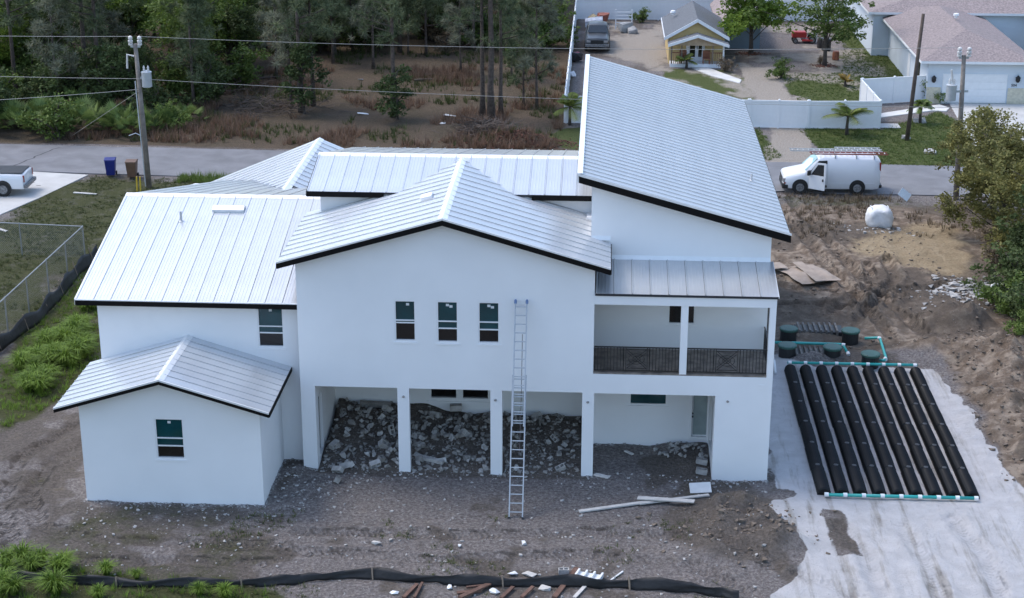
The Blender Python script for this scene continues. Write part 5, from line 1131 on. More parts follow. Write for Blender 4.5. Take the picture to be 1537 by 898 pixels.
for u, v, s, c, lab in ((1221, 64, .55, (.5, .5, .5), 'white drum next to the red mower'), (1240, 76, .7, (.025, .025, .025), 'black barrel grill under the far tree'), (1232, 72, .6, (.05, .045, .045), 'dark junk heap between the mower and the grill'), (1254, 90, .5, (.3, .1, .05), 'rusty red canister beside the black grill')):
    p = G(u, v); t = thing('drum', (p[0], p[1], .02), lab, 'barrel'); m_ = mat('drum_%d' % u, c, .5, var=.3); MB().lathe([(s*.5, 0), (s*.55, .05), (s*.52, s*.6), (s*.56, s*.64), (s*.52, s*1.2), (s*.4, s*1.3)], 14).build('body', m_, t); MB().lathe([(s*.5, s*1.3), (s*.5, s*1.36), (s*.1, s*1.4)], 14).build('lid', m_, t)
p = G(1339, 66); t = thing('rain_barrel', (p[0], p[1], .02), 'blue barrel beside the pale garage house wall', 'barrel'); MB().lathe([(.3, 0), (.34, .3), (.34, .7), (.28, .95)], 14).build('body', mat('blue_bin', (.012, .022, .17)), t); MB().lathe([(.29, .95), (.29, 1.0), (.05, 1.02)], 14).build('lid', M_blk, t)
for u, v, s, lab in ((1360, 208, .35, 'pale boulder at the foot of the slim dark pole'), (1380, 184, .45, 'pale stone ring at the foot of the small palm'), (1396, 231, .4, 'pale flat stone on the roadside lawn')):
    p = G(u, v); o = link('boulder', jag_mesh('boulder', 30, s, s*.7, s*.5, u, M_cmul), None, (p[0], p[1], .1)); tag(o, lab, 'stone')
p = G(1327, 190); tag(MB().box(-.9, .9, -.6, .6, 0, .04).build('paving_slab', M_conc, None, (p[0]+.1, p[1], .03)), 'square concrete paving slab beside the fence corner', 'slab')
# ================================================================== VEGETATION
def mesh_np(name, V, k, tint, m):
    """V: (n*k,3) vertices of n separate k-gons"""
    n = len(V)//k; me = bpy.data.meshes.new(name); me.vertices.add(len(V)); me.vertices.foreach_set('co', V.astype(np.float32).ravel())
    me.loops.add(len(V)); me.loops.foreach_set('vertex_index', np.arange(len(V), dtype=np.int32))
    me.polygons.add(n); me.polygons.foreach_set('loop_start', np.arange(0, len(V), k, dtype=np.int32)); me.update(); me.validate()
    a = me.attributes.new('tint', 'FLOAT', 'POINT'); a.data.foreach_set('value', np.repeat(np.clip(tint, 0, 1), k).astype(np.float32))
    me.materials.append(m); return me
def unit(r, n):
    v = r.normal(size=(n, 3)); return v/np.linalg.norm(v, axis=1, keepdims=True)
def leaves(name, C, R, per, size, m, seed, squash=.75, droop=0.0, aspect=.55):
    r = np.random.default_rng(seed); n = len(C)*per; c = np.repeat(C, per, 0); rr = np.repeat(R, per)
    o = unit(r, n)*(r.random((n, 1))**.5)*rr[:, None]; o[:, 2] *= squash; p = c+o
    s = size*(.6+.8*r.random(n)); d = unit(r, n); d[:, 2] = d[:, 2]*.6-droop; d /= np.linalg.norm(d, axis=1, keepdims=True)
    q = np.cross(d, unit(r, n)); q /= np.linalg.norm(q, axis=1, keepdims=True)+1e-9
    a = d*s[:, None]; b = q*(s*aspect)[:, None]
    V = np.stack([p-a, p-a*.1+b, p+a, p-a*.1-b], 1).reshape(-1, 3)
    t = np.repeat(r.random(len(C)), per)*.6+r.random(n)*.4
    return mesh_np(name, V, 4, t, m)
def needles(name, C, R, per, width, m, seed, up=.25):
    r = np.random.default_rng(seed); n = len(C)*per; c = np.repeat(C, per, 0); rr = np.repeat(R, per)
    d = unit(r, n); d[:, 2] += up; d /= np.linalg.norm(d, axis=1, keepdims=True); L_ = rr*(.6+.6*r.random(n))
    q = np.cross(d, unit(r, n)); q /= np.linalg.norm(q, axis=1, keepdims=True)+1e-9
    V = np.stack([c+q*width, c-q*width, c+d*L_[:, None]], 1).reshape(-1, 3)
    return mesh_np(name, V, 3, np.repeat(r.random(len(C)), per)*.6+r.random(n)*.4, m)
M_bark = mat('bark', (.085, .07, .058), .95, var=.4, scale=5, bump=.5, bscale=10)
M_pinebark = mat('pine_bark', (.105, .08, .066), .95, var=.45, scale=6, bump=.5, bscale=12)
L_pine = leafmat('pine_needles', (0.054, 0.078, 0.041), (0.203, 0.236, 0.121))
L_pale = leafmat('grey_pine_needles', (0.095, 0.108, 0.074), (0.27, 0.277, 0.189))
L_dark = leafmat('dark_leaves', (0.034, 0.051, 0.019), (0.121, 0.162, 0.054))
L_mid = leafmat('mid_leaves', (0.047, 0.081, 0.019), (0.189, 0.257, 0.061))
L_bright = leafmat('bright_leaves', (.06, .11, .016), (.22, .31, .05), .4)
L_olive = leafmat('olive_leaves', (.085, .085, .028), (.3, .28, .09))
L_palmetto = leafmat('palmetto_leaves', (0.047, 0.088, 0.024), (0.203, 0.27, 0.081))
L_palm = leafmat('palm_leaves', (.085, .12, .025), (.3, .34, .09), .35)
L_grass = leafmat('tall_grass', (.055, .10, .012), (.2, .30, .045), .3)
L_lawn = leafmat('short_grass', (.035, .05, .014), (.12, .135, .05), .25)
L_dry = leafmat('dry_grass', (0.095, 0.057, 0.038), (0.324, 0.209, 0.142), .25)
L_dead = leafmat('dead_leaves', (.09, .065, .042), (.27, .21, .14), .2)
def trunk_mesh(name, H_, r0, limbs, m, seed, lean=.03):
    r = random.Random(seed); mb = MB(); path = []; x = y = 0
    for i in range(8):
        f = i/7; path.append(Vector((x, y, -.3+(H_+.3)*f))); x += r.uniform(-1, 1)*lean*H_/7; y += r.uniform(-1, 1)*lean*H_/7
    mb.tube(path, [r0*(1-.8*i/7)*(1.35 if i == 0 else 1) for i in range(8)], 8)
    for a, b, w in limbs:
        f = min(.98, max(0, a/H_)); k = min(6, int(f*7)); s = path[k].lerp(path[k+1], f*7-k); e = Vector(b)
        mid = s.lerp(e, .5)+Vector((r.uniform(-.2, .2), r.uniform(-.2, .2), r.uniform(-.1, .3))); mb.tube([s, mid, e], [w, w*.7, w*.3], 5)
    return mb.mesh(name, m, True, False)
def pine_proto(H_, z0, rad_, seed, leafm, ncl=150, r0=.17, per=38, cl=.58):
    r = random.Random(seed); C = []; limbs = []
    nl = int((H_-z0)*3.2)
    for i in range(nl):
        z = z0+(H_-z0)*(i/nl)**.9; f = (z-z0)/(H_-z0); rr = rad_*(1-.72*f)*(r.uniform(.5, 1.1)); a = r.random()*6.28
        e = Vector((math.cos(a)*rr, math.sin(a)*rr, z+rr*.12+r.uniform(-.2, .5))); limbs.append((z-.15, e, .035*(1.4-f)))
        k = max(2, int(ncl/nl))
        for j in range(k):
            t = r.uniform(.45, 1.05); C.append((e.x*t+r.gauss(0, .28), e.y*t+r.gauss(0, .28), z+(e.z-z)*t+r.gauss(0, .2)))
    for j in range(8): C.append((r.gauss(0, .3), r.gauss(0, .3), H_-r.random()*1.2))
    C = np.array(C); R = np.array([r.uniform(.7, 1.2)*cl for _ in C])
    return trunk_mesh('trunk', H_, r0, limbs, M_pinebark, seed), needles('crown', C, R, per, .026, leafm, seed)
def broad_proto(H_, z0, rx, seed, leafm, ncl=260, per=26, size=.11, r0=.2, cr=.5, flat=1.0, barkm=None):
    r = random.Random(seed); C = []; limbs = []; cz_ = (z0+H_)/2; hz_ = (H_-z0)/2
    lobes = [(Vector((r.gauss(0, .55)*rx*.8, r.gauss(0, .55)*rx*.8, cz_+r.uniform(-.75, .8)*hz_)), r.uniform(.35, .6)*rx) for _ in range(15)]
    for c, q_ in lobes: limbs.append((max(z0*.6, min(H_*.8, c.z-q_*.9)), c, .05))
    for i in range(ncl):
        c, q_ = r.choice(lobes); d = Vector((r.gauss(0, 1), r.gauss(0, 1), r.gauss(0, 1))).normalized(); rr = q_*r.random()**.35
        p = c+Vector((d.x*rr, d.y*rr, d.z*rr*.75*flat))
        if p.z < z0*.75: p.z = z0*.75+r.random()*.4
        C.append(p[:])
    C = np.array(C); R = np.array([r.uniform(.6, 1.2)*cr for _ in C])
    return trunk_mesh('trunk', H_*.8, r0, limbs, barkm or M_bark, seed, .06), leaves('crown', C, R, per, size, leafm, seed)
def plant(proto, name, x, y, sc, label, cat, group, rz=None, parts=('trunk', 'crown')):
    r = random.Random(int((x*131+y*17)*10)); t = tag(empty(name, (x, y, gz(x, y)), r.random()*6.28 if rz is None else rz), label, cat, group); t.scale = (sc*r.uniform(.92, 1.08), sc*r.uniform(.92, 1.08), sc)
    for nm, me in zip(parts, proto): link(nm, me, t)
    return t
PINE = [pine_proto(13, 5.0, 2.6, 1, L_pine, 190), pine_proto(16, 8.5, 2.8, 2, L_pine, 190, .24), pine_proto(9, 2.2, 2.0, 3, L_pine, 170, .12), pine_proto(10.5, 2.8, 2.2, 4, L_pale, 170, .12)]
BROAD = [broad_proto(8, 1.6, 3.0, 5, L_mid, 330), broad_proto(6.5, .8, 2.6, 6, L_dark, 320), broad_proto(7, 1.2, 2.6, 7, L_olive, 300, 24, .1)]
BRIGHT = broad_proto(7.5, 2.6, 3.0, 8, L_bright, 330, 28, .12)
def key(u, v, proto, sc, label, name='pine_tree', group=None): p = G(u, v); return plant(proto, name, p[0], p[1], sc, label, 'tree', group)
key(738, 182, PINE[1], 1.1, 'tall thick pine trunk rising behind the brush pile'); key(724, 178, PINE[1], .8, 'slender pine pressed against the thick pine trunk'); key(752, 176, PINE[0], .95, 'second slim pine just beside the thick pine trunk')
key(591, 178, PINE[0], 1.05, 'pine with a leafy vine covered foot in the open brown clearing'); key(452, 168, PINE[0], 1.1, 'pine in the dark trunk cluster beyond the roof peak'); key(470, 160, PINE[0], .95, 'pine standing just right of the dark trunk cluster'); key(438, 160, PINE[3], 1.0, 'greyish pine left of the dark trunk cluster')
key(806, 164, PINE[3], 1.0, 'slender forked pine near the white side fence'); key(786, 158, PINE[2], .8, 'small pine in the clearing beside the forked one')
key(152, 160, PINE[0], 1.15, 'tall pine behind the transformer pole and its palmettos'); key(132, 150, PINE[1], .95, 'second tall pine behind the palmettos by the pole'); key(90, 168, PINE[3], .95, 'greyish pine above the palmetto thicket')
for u, v, s in ((452, 168, 1.2), (591, 180, .9)):
    p = G(u, v); plant(broad_proto(4.2, .3, 1.1, 20+u, L_dark, 120, 24, .1, .1, .4), 'vine_thicket', p[0]+.3, p[1]-.3, s, 'dark vine thicket climbing the pine trunk %s' % ('cluster beyond the roof peak' if u == 452 else 'in the open brown clearing'), 'vine', None, parts=('stem', 'foliage'))
for i_, (u, v, pr, s) in enumerate(((415, 118, 3, .9), (500, 96, 2, 1.0), (560, 104, 3, .95), (640, 84, 2, 1.05), (692, 112, 3, .8), (768, 120, 2, .85), (600, 78, 0, 1.0), (530, 76, 3, 1.0), (700, 70, 0, 1.0), (760, 66, 3, 1.0), (650, 62, 2, 1.0), (820, 70, 3, .7))):
    key(u, v, PINE[pr], s, ('dark green pine standing in the brown clearing of the wood', 'grey green pine standing in the brown clearing of the wood')[pr == 3], group='pines in the clearing of the wood')
for u, v, s in ((318, 112, .95), (345, 96, 1.0), (50, 118, .8), (185, 92, 1.0), (270, 70, 1.0), (20, 84, 1.0), (620, 40, .9)):
    key(u, v, BRIGHT, s, 'bright yellow green leafy tree in the wood across the road', 'broadleaf_tree', 'trees of the wood across the road')
fr_ = random.Random(21); spots = []
def free(x, y, d): return all((x-a)**2+(y-b)**2 > d*d for a, b in spots)
LBL = {0: ('pine_tree', 'dark green pine in the wood across the road'), 1: ('pine_tree', 'grey green pine in the wood across the road'), 2: ('broadleaf_tree', 'mid green leafy tree in the wood across the road'), 3: ('broadleaf_tree', 'dark leafy tree in the wood across the road'), 4: ('broadleaf_tree', 'olive leafy tree in the wood across the road'), 5: ('broadleaf_tree', 'bright yellow green leafy tree in the wood across the road')}
n = 0
for _ in range(4000):
    if n >= 96: break
    x = fr_.uniform(-60, -1.5); y = fr_.uniform(50, 108)
    uu = (x+22)/20
    if x > -24 and y < 77+3*math.sin(x*.7): continue
    if x > -7 and y < 92: continue
    if x <= -24 and y < 53: continue
    if not free(x, y, 2.6): continue
    k = fr_.choice([0, 0, 0, 1, 1, 2, 2, 3, 3, 4, 5]) if x < -15 else fr_.choice([0, 0, 1, 1, 2, 3, 3])
    pr = {0: PINE[fr_.choice([0, 2, 2])], 1: PINE[3], 2: BROAD[0], 3: BROAD[1], 4: BROAD[2], 5: BRIGHT}[k]
    plant(pr, LBL[k][0], x, y, fr_.uniform(.75, 1.15), LBL[k][1], 'tree', 'trees of the wood across the road'); spots.append((x, y)); n += 1
for x, y, k in ((4, 101, 0), (9, 104, 3), (14, 99, 1), (19, 103, 0), (24, 100, 3), (31, 104, 2), (36, 99, 0)):
    plant({0: PINE[0], 1: PINE[3], 2: BROAD[0], 3: BROAD[1]}[k], LBL[k][0], x, y, 1.0, LBL[k][1].replace('in the wood across the road', 'beyond the far white fence'), 'tree', 'trees beyond the far fence')
# undergrowth
def fan_proto(seed, m, nfan=22, h=1.1, spread=.7):
    r = np.random.default_rng(seed); V = []; T = []
    for i in range(nfan):
        a = r.random()*6.28; el = r.uniform(.3, 1.3); L_ = h*r.uniform(.6, 1.0); d = np.array([math.cos(a)*math.cos(el), math.sin(a)*math.cos(el), math.sin(el)]); c = d*L_; sd = np.array([-math.sin(a), math.cos(a), 0]); up = np.cross(d, sd); t = r.random()*.6
        for k in range(11):
            g = (k-5)/5*1.25; dd = d*math.cos(g)+sd*math.sin(g); dd[2] -= .15*abs(g); e = c+dd*.48*h*(1-.25*abs(g)); w = up*0+np.cross(dd, up); w = sd*math.cos(g)-d*math.sin(g); w = w*.03*h
            V += [c, (c+e)/2+w, e, (c+e)/2-w]; T.append(t+r.random()*.4)
    return mesh_np('fronds', np.array(V), 4, np.array(T), m)
FAN = [fan_proto(s, L_palmetto) for s in range(3)]
SHRUB = [broad_proto(2.6, .1, 1.3, 31, L_dark, 110, 22, .09, .05, .34), broad_proto(2.2, .1, 1.2, 32, L_mid, 110, 22, .09, .05, .34), broad_proto(2.0, .1, 1.1, 33, L_dead, 100, 18, .08, .05, .34)]
n = 0
for _ in range(3000):
    if n >= 90: break
    x = fr_.uniform(-48, -1); y = fr_.uniform(48.5, 90)
    left = x < -24.5+2*math.sin(y)
    if left and y > 64: continue
    if not left and y < 78: continue
    k = fr_.random()
    if left and y < 57 and k < .62:
        plant((FAN[fr_.randrange(3)],), 'palmetto', x, y, fr_.uniform(.9, 1.5), 'green saw palmetto in the thicket at the wood edge', 'palmetto', 'palmettos at the wood edge', parts=('fronds',))
    else:
        j = fr_.choice([0, 1, 2] if not left else [0, 1, 1]); plant(SHRUB[j], 'shrub', x, y, fr_.uniform(.8, 1.6), ('dark green shrub growing under the trees of the wood', 'mid green shrub growing under the trees of the wood', 'brown withered shrub under the trees of the wood')[j], 'shrub', 'undergrowth of the wood', parts=('stem', 'foliage'))
    n += 1
for x in np.arange(-47, -25, 1.1):
    for k in range(2):
        plant((FAN[fr_.randrange(3)],), 'palmetto', x+fr_.uniform(-.4, .4), 49.3-.03*x+k*1.5+fr_.uniform(-.4, .5), fr_.uniform(.9, 1.6), 'green saw palmetto in the thicket at the wood edge', 'palmetto', 'palmettos at the wood edge', parts=('fronds',))
# grass of every sort: blades gathered into single meshes
def blades(name, P, h, w, per, spread, m, seed, label, cat, bend=.5):
    r = np.random.default_rng(seed); P = np.array(P); Z = HT(P[:, 0], P[:, 1]); n = len(P)*per
    sc = np.repeat(.6+.7*r.random(len(P)), per); b = np.repeat(np.stack([P[:, 0], P[:, 1], Z], -1), per, 0); a = r.random(n)*6.28; rr = spread*r.random(n)**.6*sc
    b = b+np.stack([np.cos(a)*rr*.4, np.sin(a)*rr*.4, np.zeros(n)], -1); hh = h*(.5+.7*r.random(n))*sc; out = np.stack([np.cos(a), np.sin(a), np.zeros(n)], -1)
    tip = b+out*(hh*bend*(.4+r.random(n)))[:, None]+np.stack([np.zeros(n), np.zeros(n), hh], -1); sd = np.stack([-np.sin(a), np.cos(a), np.zeros(n)], -1)*(w*(.6+.8*r.random(n)))[:, None]
    V = np.stack([b-sd, b+sd, tip], 1).reshape(-1, 3); me = mesh_np(name, V, 3, np.repeat(r.random(len(P)), per)*.6+r.random(n)*.4, m); o = link(name, me); return tag(o, label, cat, None, 'stuff')
rg = np.random.default_rng(8)
def region(n, x0, x1, y0, y1, ok):
    out = []
    while len(out) < n:
        X = rg.uniform(x0, x1, 4000); Y = rg.uniform(y0, y1, 4000); k = ok(X, Y)
        out += list(zip(X[k], Y[k]))
    return out[:n]
blades('dry_grass', region(2600, -34, .2, 46.6, 72, lambda X, Y: (Y > road_far(X)+1.4) & (fbm(X, Y, .35, 3, 70)+.06*(Y < 52) > .08) & (rg.random(4000) < np.where(Y < 53, .8, .55))), .6, .02, 9, .35, L_dry, 1, 'reddish brown dry grass along the edge of the wood', 'grass')
blades('forest_weeds', region(2200, -48, 0, 48, 80, lambda X, Y: (fbm(X, Y, .3, 3, 75) > .1)), .45, .025, 8, .35, L_lawn, 2, 'low green weeds on the floor of the wood', 'grass')
inp = lambda Pg: (lambda X, Y: sd_poly(X, Y, Pg)+1.2*fbm(X, Y, .5, 3, 20) < -.1)
blades('rough_grass', region(5200, -44, -14, 11, 40, lambda X, Y: (sd_poly(X, Y, GRASS_L) < 0) & (fbm(X, Y, .5, 3, 81) > -.12) & (sd_poly(X, Y, [(-27.6, 39.75), (-28.9, 34.7), (-30.2, 30.5), (-31.5, 20), (-46, 20), (-44, 40.5)]) > .15)), .10, .014, 9, .2, L_lawn, 3, 'short patchy grass of the left hand yard', 'grass', .8)
blades('lawn_grass', region(4200, 12, 34, 45, 62, lambda X, Y: (sd_poly(X, Y, LAWN_R2) < 0) | (sd_poly(X, Y, LAWN_R1) < 0))+region(3000, 14, 27, 55, 95, lambda X, Y: sd_poly(X, Y, LAWN_R3) < 0), .10, .016, 9, .22, leafmat('lawn_blades', (.055, .085, .02), (.14, .185, .05), .25), 4, 'mown green lawn across the road', 'grass', .8)
blades('verge_weeds', region(420, 13, 25, 30.5, 38.3, lambda X, Y: (fbm(X, Y, .5, 3, 85)+.25*np.exp(-((Y-36)/1.6)**2)+.2*np.exp(-((X-20)/2)**2-((Y-33)/1.3)**2) > .2)), .3, .016, 9, .3, L_dead, 5, 'brown and green weeds on the roadside before the yard sign', 'grass')
blades('verge_grass', region(900, -22, -13.5, 30, 40, lambda X, Y: (Y > 38.2+.3*np.sin(X*2)) & (Y < road_near(X)-.1) | (np.abs(X+15.3) < .6)), .35, .018, 9, .3, L_mid, 6, 'green weeds along the road behind the left roof', 'grass')
def strip(X, Y): return (sd_poly(X, Y, STRIP_L)+1.0*fbm(X, Y, .6, 3, 90) < -.1)
blades('green_weeds', region(900, -24, -14.8, 3, 24, strip)+region(420, -18, -6, -12, -6.5, lambda X, Y: (sd_poly(X, Y, STRIP_B)+1.2*fbm(X, Y, .6, 3, 92) < -.2)), .2, .012, 12, .25, L_grass, 7, 'low green weeds sprouting on the bare soil', 'grass', .7)
blades('front_weeds', region(420, -15, 8, -10, -3.4, lambda X, Y: fbm(X, Y, .5, 3, 94) > .26), .11, .012, 9, .25, L_lawn, 17, 'thin green weeds on the bare ground before the house', 'grass', .8)
def clump_proto(seed, n=260, h=.75):
    r = np.random.default_rng(seed); a = r.random(n)*6.28; b = np.stack([np.cos(a)*.14*r.random(n), np.sin(a)*.14*r.random(n), np.zeros(n)], -1); out = np.stack([np.cos(a), np.sin(a), np.zeros(n)], -1); sd = np.stack([-np.sin(a), np.cos(a), np.zeros(n)], -1); hh = h*(.5+.6*r.random(n)); k = .15+.75*r.random(n); w = .011*(.7+.6*r.random(n))
    m1 = b+out*(hh*k*.45)[:, None]; m1[:, 2] += hh*.72; t1 = b+out*(hh*k*1.15)[:, None]; t1[:, 2] += hh*(1-.45*k)
    S = sd*w[:, None]; V1 = np.stack([b-S, b+S, m1+S, m1-S], 1).reshape(-1, 3); V2 = np.stack([m1-S, m1+S, t1+S*.15, t1-S*.15], 1).reshape(-1, 3)
    tt = r.random(n); return mesh_np('blades', np.concatenate([V1, V2]), 4, np.concatenate([tt*.7, tt*.7+.3]), L_grass)
CL = [clump_proto(s) for s in range(4)]
cr = random.Random(9); cl_spots = region(58, -24, -14.6, 4, 21, lambda X, Y: (sd_poly(X, Y, STRIP_L)+1.4*fbm(X, Y, .45, 3, 90) < -.9) & (sd_line(X, Y, GP((150, 384), (122, 412), (95, 445), (62, 484), (0, 530)))[0] > 1.5))
for x, y in cl_spots:
    plant((CL[cr.randrange(4)],), 'grass_clump', x, y, cr.uniform(.7, 1.25), 'bright green tall grass clump between the silt fence and the house', 'grass clump', 'grass clumps beside the house', parts=('blades',))
for u, v, s in ((10, 848, .9), (35, 846, 1.0), (62, 848, .9), (88, 860, .9), (98, 852, .8), (5, 889, 1.0), (22, 893, .9), (85, 893, 1.15), (78, 889, .9), (160, 862, .7), (205, 868, .5), (150, 898, .6), (300, 893, .6), (338, 896, .7), (12, 862, .8), (48, 858, .9)):
    p = G(u, v); plant((CL[cr.randrange(4)],), 'grass_clump', p[0], p[1], s, 'bright green grass clump along the low sagging silt fence', 'grass clump', 'grass clumps at the low silt fence', parts=('blades',))
# brush pile and mulch by the road
def sticks(name, c, sx, sy, n, m, label, seed, Lr=(.5, 1.6), h=.8, kind=None):
    r = random.Random(seed); mb = MB()
    for _ in range(n):
        x, y = r.gauss(0, sx*.45), r.gauss(0, sy*.45); z = gz(c[0]+x, c[1]+y)+r.random()*h*math.exp(-(x/sx)**2-(y/sy)**2); a = r.random()*6.28; L_ = r.uniform(*Lr); e = r.uniform(-.25, .45)
        mb.tube([(c[0]+x, c[1]+y, z), (c[0]+x+math.cos(a)*L_*.5, c[1]+y+math.sin(a)*L_*.5, z+e*L_*.5+.05), (c[0]+x+math.cos(a+.3)*L_, c[1]+y+math.sin(a+.3)*L_, max(.02, z+e*L_))], [.025, .017, .006], 3, False)
    return tag(mb.build(name, m, None, fix=False), label, 'brush', None, 'stuff')
M_twig = mat('dead_twig', (.115, .09, .075), .95, var=.35)
p = G(735, 205); sticks('brush_pile', p, 2.6, 1.2, 420, M_twig, 'heap of dead branches at the foot of the thick pine', 3)
p = G(400, 165); sticks('brush_pile', p, 4.5, 2.5, 200, M_twig, 'fallen branches beside the dark trunk cluster', 4, (.6, 2.4), .7)
p = G(300, 140); sticks('brush_pile', p, 6, 5, 160, M_twig, 'bare fallen branches in the wood behind the pole', 5, (.6, 3.0), 1.2)
P = [(rg.normal(-2.4, 1.9), rg.normal(48.7, .6)) for _ in range(1500)]
scatter_chips('mulch', P, .04, .12, mat('red_mulch', (.115, .05, .033), .95, var=.35), 9, 'heap of reddish brown mulch at the roadside', 'mulch')
P = [(rg.normal(x, .5), rg.normal(y, .35)) for x, y in [tuple(G(1126, 81)[:2]), tuple(G(1237, 99)[:2])] for _ in range(220)]
scatter_chips('mulch', P, .05, .12, mat('red_mulch', (.115, .05, .033)), 10, 'red mulch rings round the two garden trees', 'mulch')
for u, v, L_, a, lab in ((640, 124, 1.8, .1, 'dark fallen log in the middle of the brown clearing'), (650, 116, 1.4, -.3, 'second shorter fallen log in the brown clearing'), (400, 120, 2.2, .4, 'fallen log beneath the dark trunk cluster'), (285, 82, 3.2, .5, 'pale leaning dead trunk in the wood behind the pole')):
    p = G(u, v); r = .1; tag(MB().tube([(-L_/2*math.cos(a), -L_/2*math.sin(a), 0), (0, .05, .05), (L_/2*math.cos(a), L_/2*math.sin(a), 1.2 if 'leaning' in lab else .05)], [r, r*.9, r*.6], 8).build('fallen_log', M_pinebark, None, (p[0], p[1], gz(p[0], p[1])+.1)), lab, 'log')
for u, v, s, lab in ((545, 172, .45, 'white paper scrap on the brown forest floor'), (678, 176, .6, 'long pale litter scrap beside the brush pile'), (541, 121, .25, 'tiny white scrap in the middle of the clearing'), (662, 190, .3, 'small pale scrap in front of the brush pile')):
    p = G(u, v); o = link('litter_scrap', jag_mesh('litter_scrap', 14, s, s*.4, .06, u, M_wpvc), None, (p[0], p[1], gz(p[0], p[1])+.08)); tag(o, lab, 'litter')
p = G(825, 35); t = thing('chair_stack', (p[0], p[1], 0), 'white plastic chairs lying at the far end of the wood by the fence', 'chair')
for k in range(3):
    c = MB().box(-.25, .25, -.25, .25, .4, .44).build('seat', M_wpvc, t, (k*.6-.6, 0, 0), (0, .3*k, k)); MB().box(-.25, .25, .21, .25, .44, .9).build('backrest', M_wpvc, c)
    for sx in (-.22, .22):
        for sy in (-.22, .22): MB().box(sx-.02, sx+.02, sy-.02, sy+.02, 0, .4).build('leg', M_wpvc, c)
# garden trees
p = G(1127, 81); plant(broad_proto(8.5, 1.9, 3.3, 41, L_bright, 420, 30, .13, .2, .5), 'garden_tree', p[0]+.0, p[1], 1.0, 'bright green round garden tree beside the blue grey building', 'tree', None, 0)
p = G(1237, 99); plant(broad_proto(8.0, 1.9, 4.2, 42, L_mid, 300, 26, .11, .17, .5), 'garden_tree', p[0], p[1], 1.0, 'wide darker garden tree growing by the red mower', 'tree', None, 0)
# big olive tree group on the right
for k, (x, y, s, m, lab) in enumerate(((24.2, 31.0, 1.0, L_olive, 'big olive leaved tree beside the churned ground, round the grey pole'), (25.2, 26.0, .95, L_olive, 'dusky olive tree merging with the big olive tree'), (24.6, 35.3, .85, L_olive, 'smaller olive tree at the roadside behind the big one'), (28.5, 32, 1.1, L_olive, 'tall olive tree at the far side of the group'), (24.6, 22.2, .75, L_dark, 'low dark tree above the rubble heap'))):
    plant(broad_proto(6.9, .3, 2.75, 50+k, m, 520, 34, .085, .14, .42), 'olive_tree', x, y, s, lab, 'tree', 'trees on the right of the site')
for k, (x, y, s, j) in enumerate(((22.6, 17.4, .9, 1), (22.2, 15.2, .9, 0), (23.0, 19.4, .9, 0), (24.0, 17.8, 1.2, 1), (22.6, 13.0, .7, 1), (23.2, 27.5, .75, 2), (22.7, 24.6, .7, 2), (23.6, 15.5, 1.0, 0), (23.2, 21.5, .8, 0), (21.9, 16.4, .8, 0), (22.0, 18.6, .9, 1), (22.4, 20.6, .9, 0), (21.6, 14.2, .7, 1), (24.6, 20.0, 1.3, 0), (23.8, 23.6, 1.1, 0))):
    plant(SHRUB[j], 'shrub', x, y, s, ('dark green shrub at the foot of the big olive tree', 'fresh green shrub at the foot of the big olive tree', 'withered brown shrub at the foot of the big olive tree')[j], 'shrub', 'shrubs at the big olive tree', parts=('stem', 'foliage'))
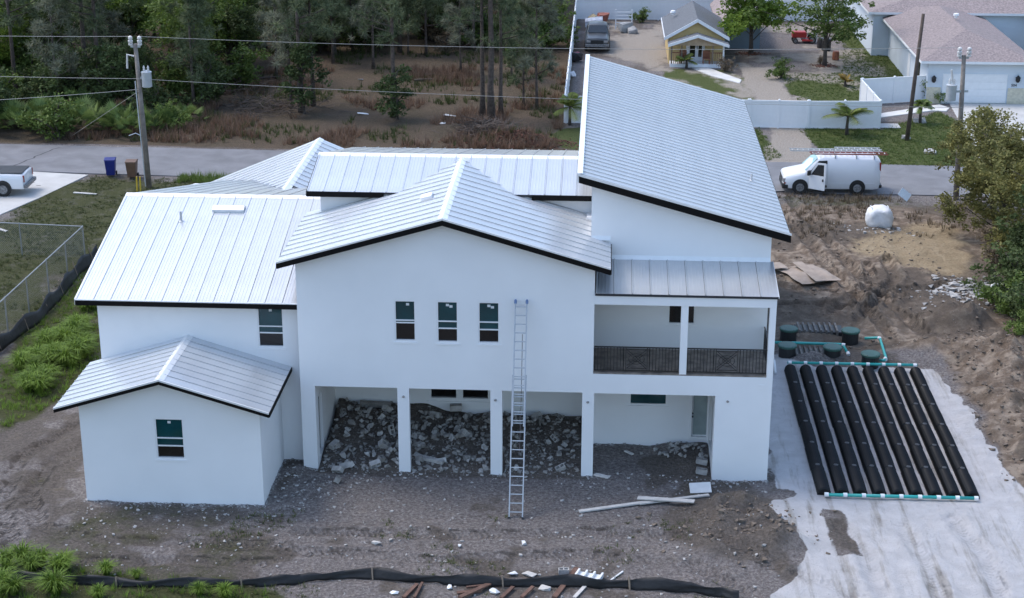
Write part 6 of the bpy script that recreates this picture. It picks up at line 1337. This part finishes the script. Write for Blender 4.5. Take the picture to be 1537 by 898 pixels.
# palms
def palm_proto(seed, th, fl, nf=13, m=L_palm, droop=1.0):
    r = random.Random(seed); mb = MB(); mb.tube([(0, 0, -.1), (.03, 0, th*.5), (0, 0, th)], [.13, .1, .08], 8); V = []; T = []; rib = MB()
    for i in range(nf):
        a = i*2.4+r.uniform(-.2, .2); el = r.uniform(.6, 1.35) if i < nf*.75 else r.uniform(.1, .6); L_ = fl*r.uniform(.8, 1.1); pts = []
        for k in range(9):
            f = k/8; pts.append(np.array([math.cos(a)*math.cos(el)*L_*f, math.sin(a)*math.cos(el)*L_*f, th+math.sin(el)*L_*f-droop*.42*L_*f*f]))
        rib.tube([tuple(q_) for q_ in pts], [.022*(1-.8*k/8) for k in range(9)], 4, False); sd = np.array([-math.sin(a), math.cos(a), 0]); t = r.random()*.5
        for k in range(34):
            f = .12+.88*k/33; q_ = pts[min(7, int(f*8))]+(pts[min(8, int(f*8)+1)]-pts[min(7, int(f*8))])*(f*8-int(f*8)); dr = pts[min(8, int(f*8)+1)]-pts[max(0, int(f*8)-1)]; dr = dr/np.linalg.norm(dr)
            for s in (-1, 1):
                ll = .42*fl*(math.sin(math.pi*min(1, f*.85+.12))**.7)*r.uniform(.8, 1.1); e = q_+(sd*s*.8+dr*.6)*ll*.8+np.array([0, 0, -.35*ll]); w = dr*.022; V += [q_-w, q_+w, e+w*.2, e-w*.2]; T.append(t+r.random()*.5)
    return mb.mesh('trunk', M_bark, True, False), mesh_np('fronds', np.array(V), 4, np.array(T), m), rib.mesh('midribs', M_bark, True, False)
def palm(u, v, th, fl, seed, label, m=L_palm, nf=13, droop=1.0):
    p = G(u, v); plant(palm_proto(seed, th, fl, nf, m, droop), 'palm_tree', p[0], p[1], 1.0, label, 'palm', None, parts=('trunk', 'fronds', 'midribs'))
palm(855, 188, 1.2, 1.7, 1, 'young palm at the near end of the white side fence', nf=16); palm(1271, 203, 1.2, 1.9, 2, 'young coconut palm before the white vinyl fence'); palm(1381, 185, 1.2, 1.0, 3, 'small bushy palm on the lawn between the two poles', L_mid, 22, 1.3)
palm(1268, 130, .4, 1.0, 4, 'tiny orange tinged palm on the inner lawn', leafmat('orange_palm', (.16, .12, .02), (.34, .22, .05)), 7); palm(1030, 103, .6, 1.1, 5, 'small palm before the cottage porch', nf=12)
for u, v, s, j, lab in ((1398, 152, .75, 1, 'rounded green shrub at the garage corner'), (1300, 268, .0, 0, ''), (1172, 118, .7, 1, 'slim green shrub at the gravel drive bend'), (1232, 96, .35, 2, 'small reddish shrub in the mulch ring'), (1088, 108, .6, 2, 'withered flower shrub at the cottage porch corner'), (964, 34, .6, 1, 'banana like plant before the far white fence')):
    if s: p = G(u, v); plant(SHRUB[j], 'garden_shrub', p[0], p[1], s, lab, 'shrub', None, parts=('stem', 'foliage'))
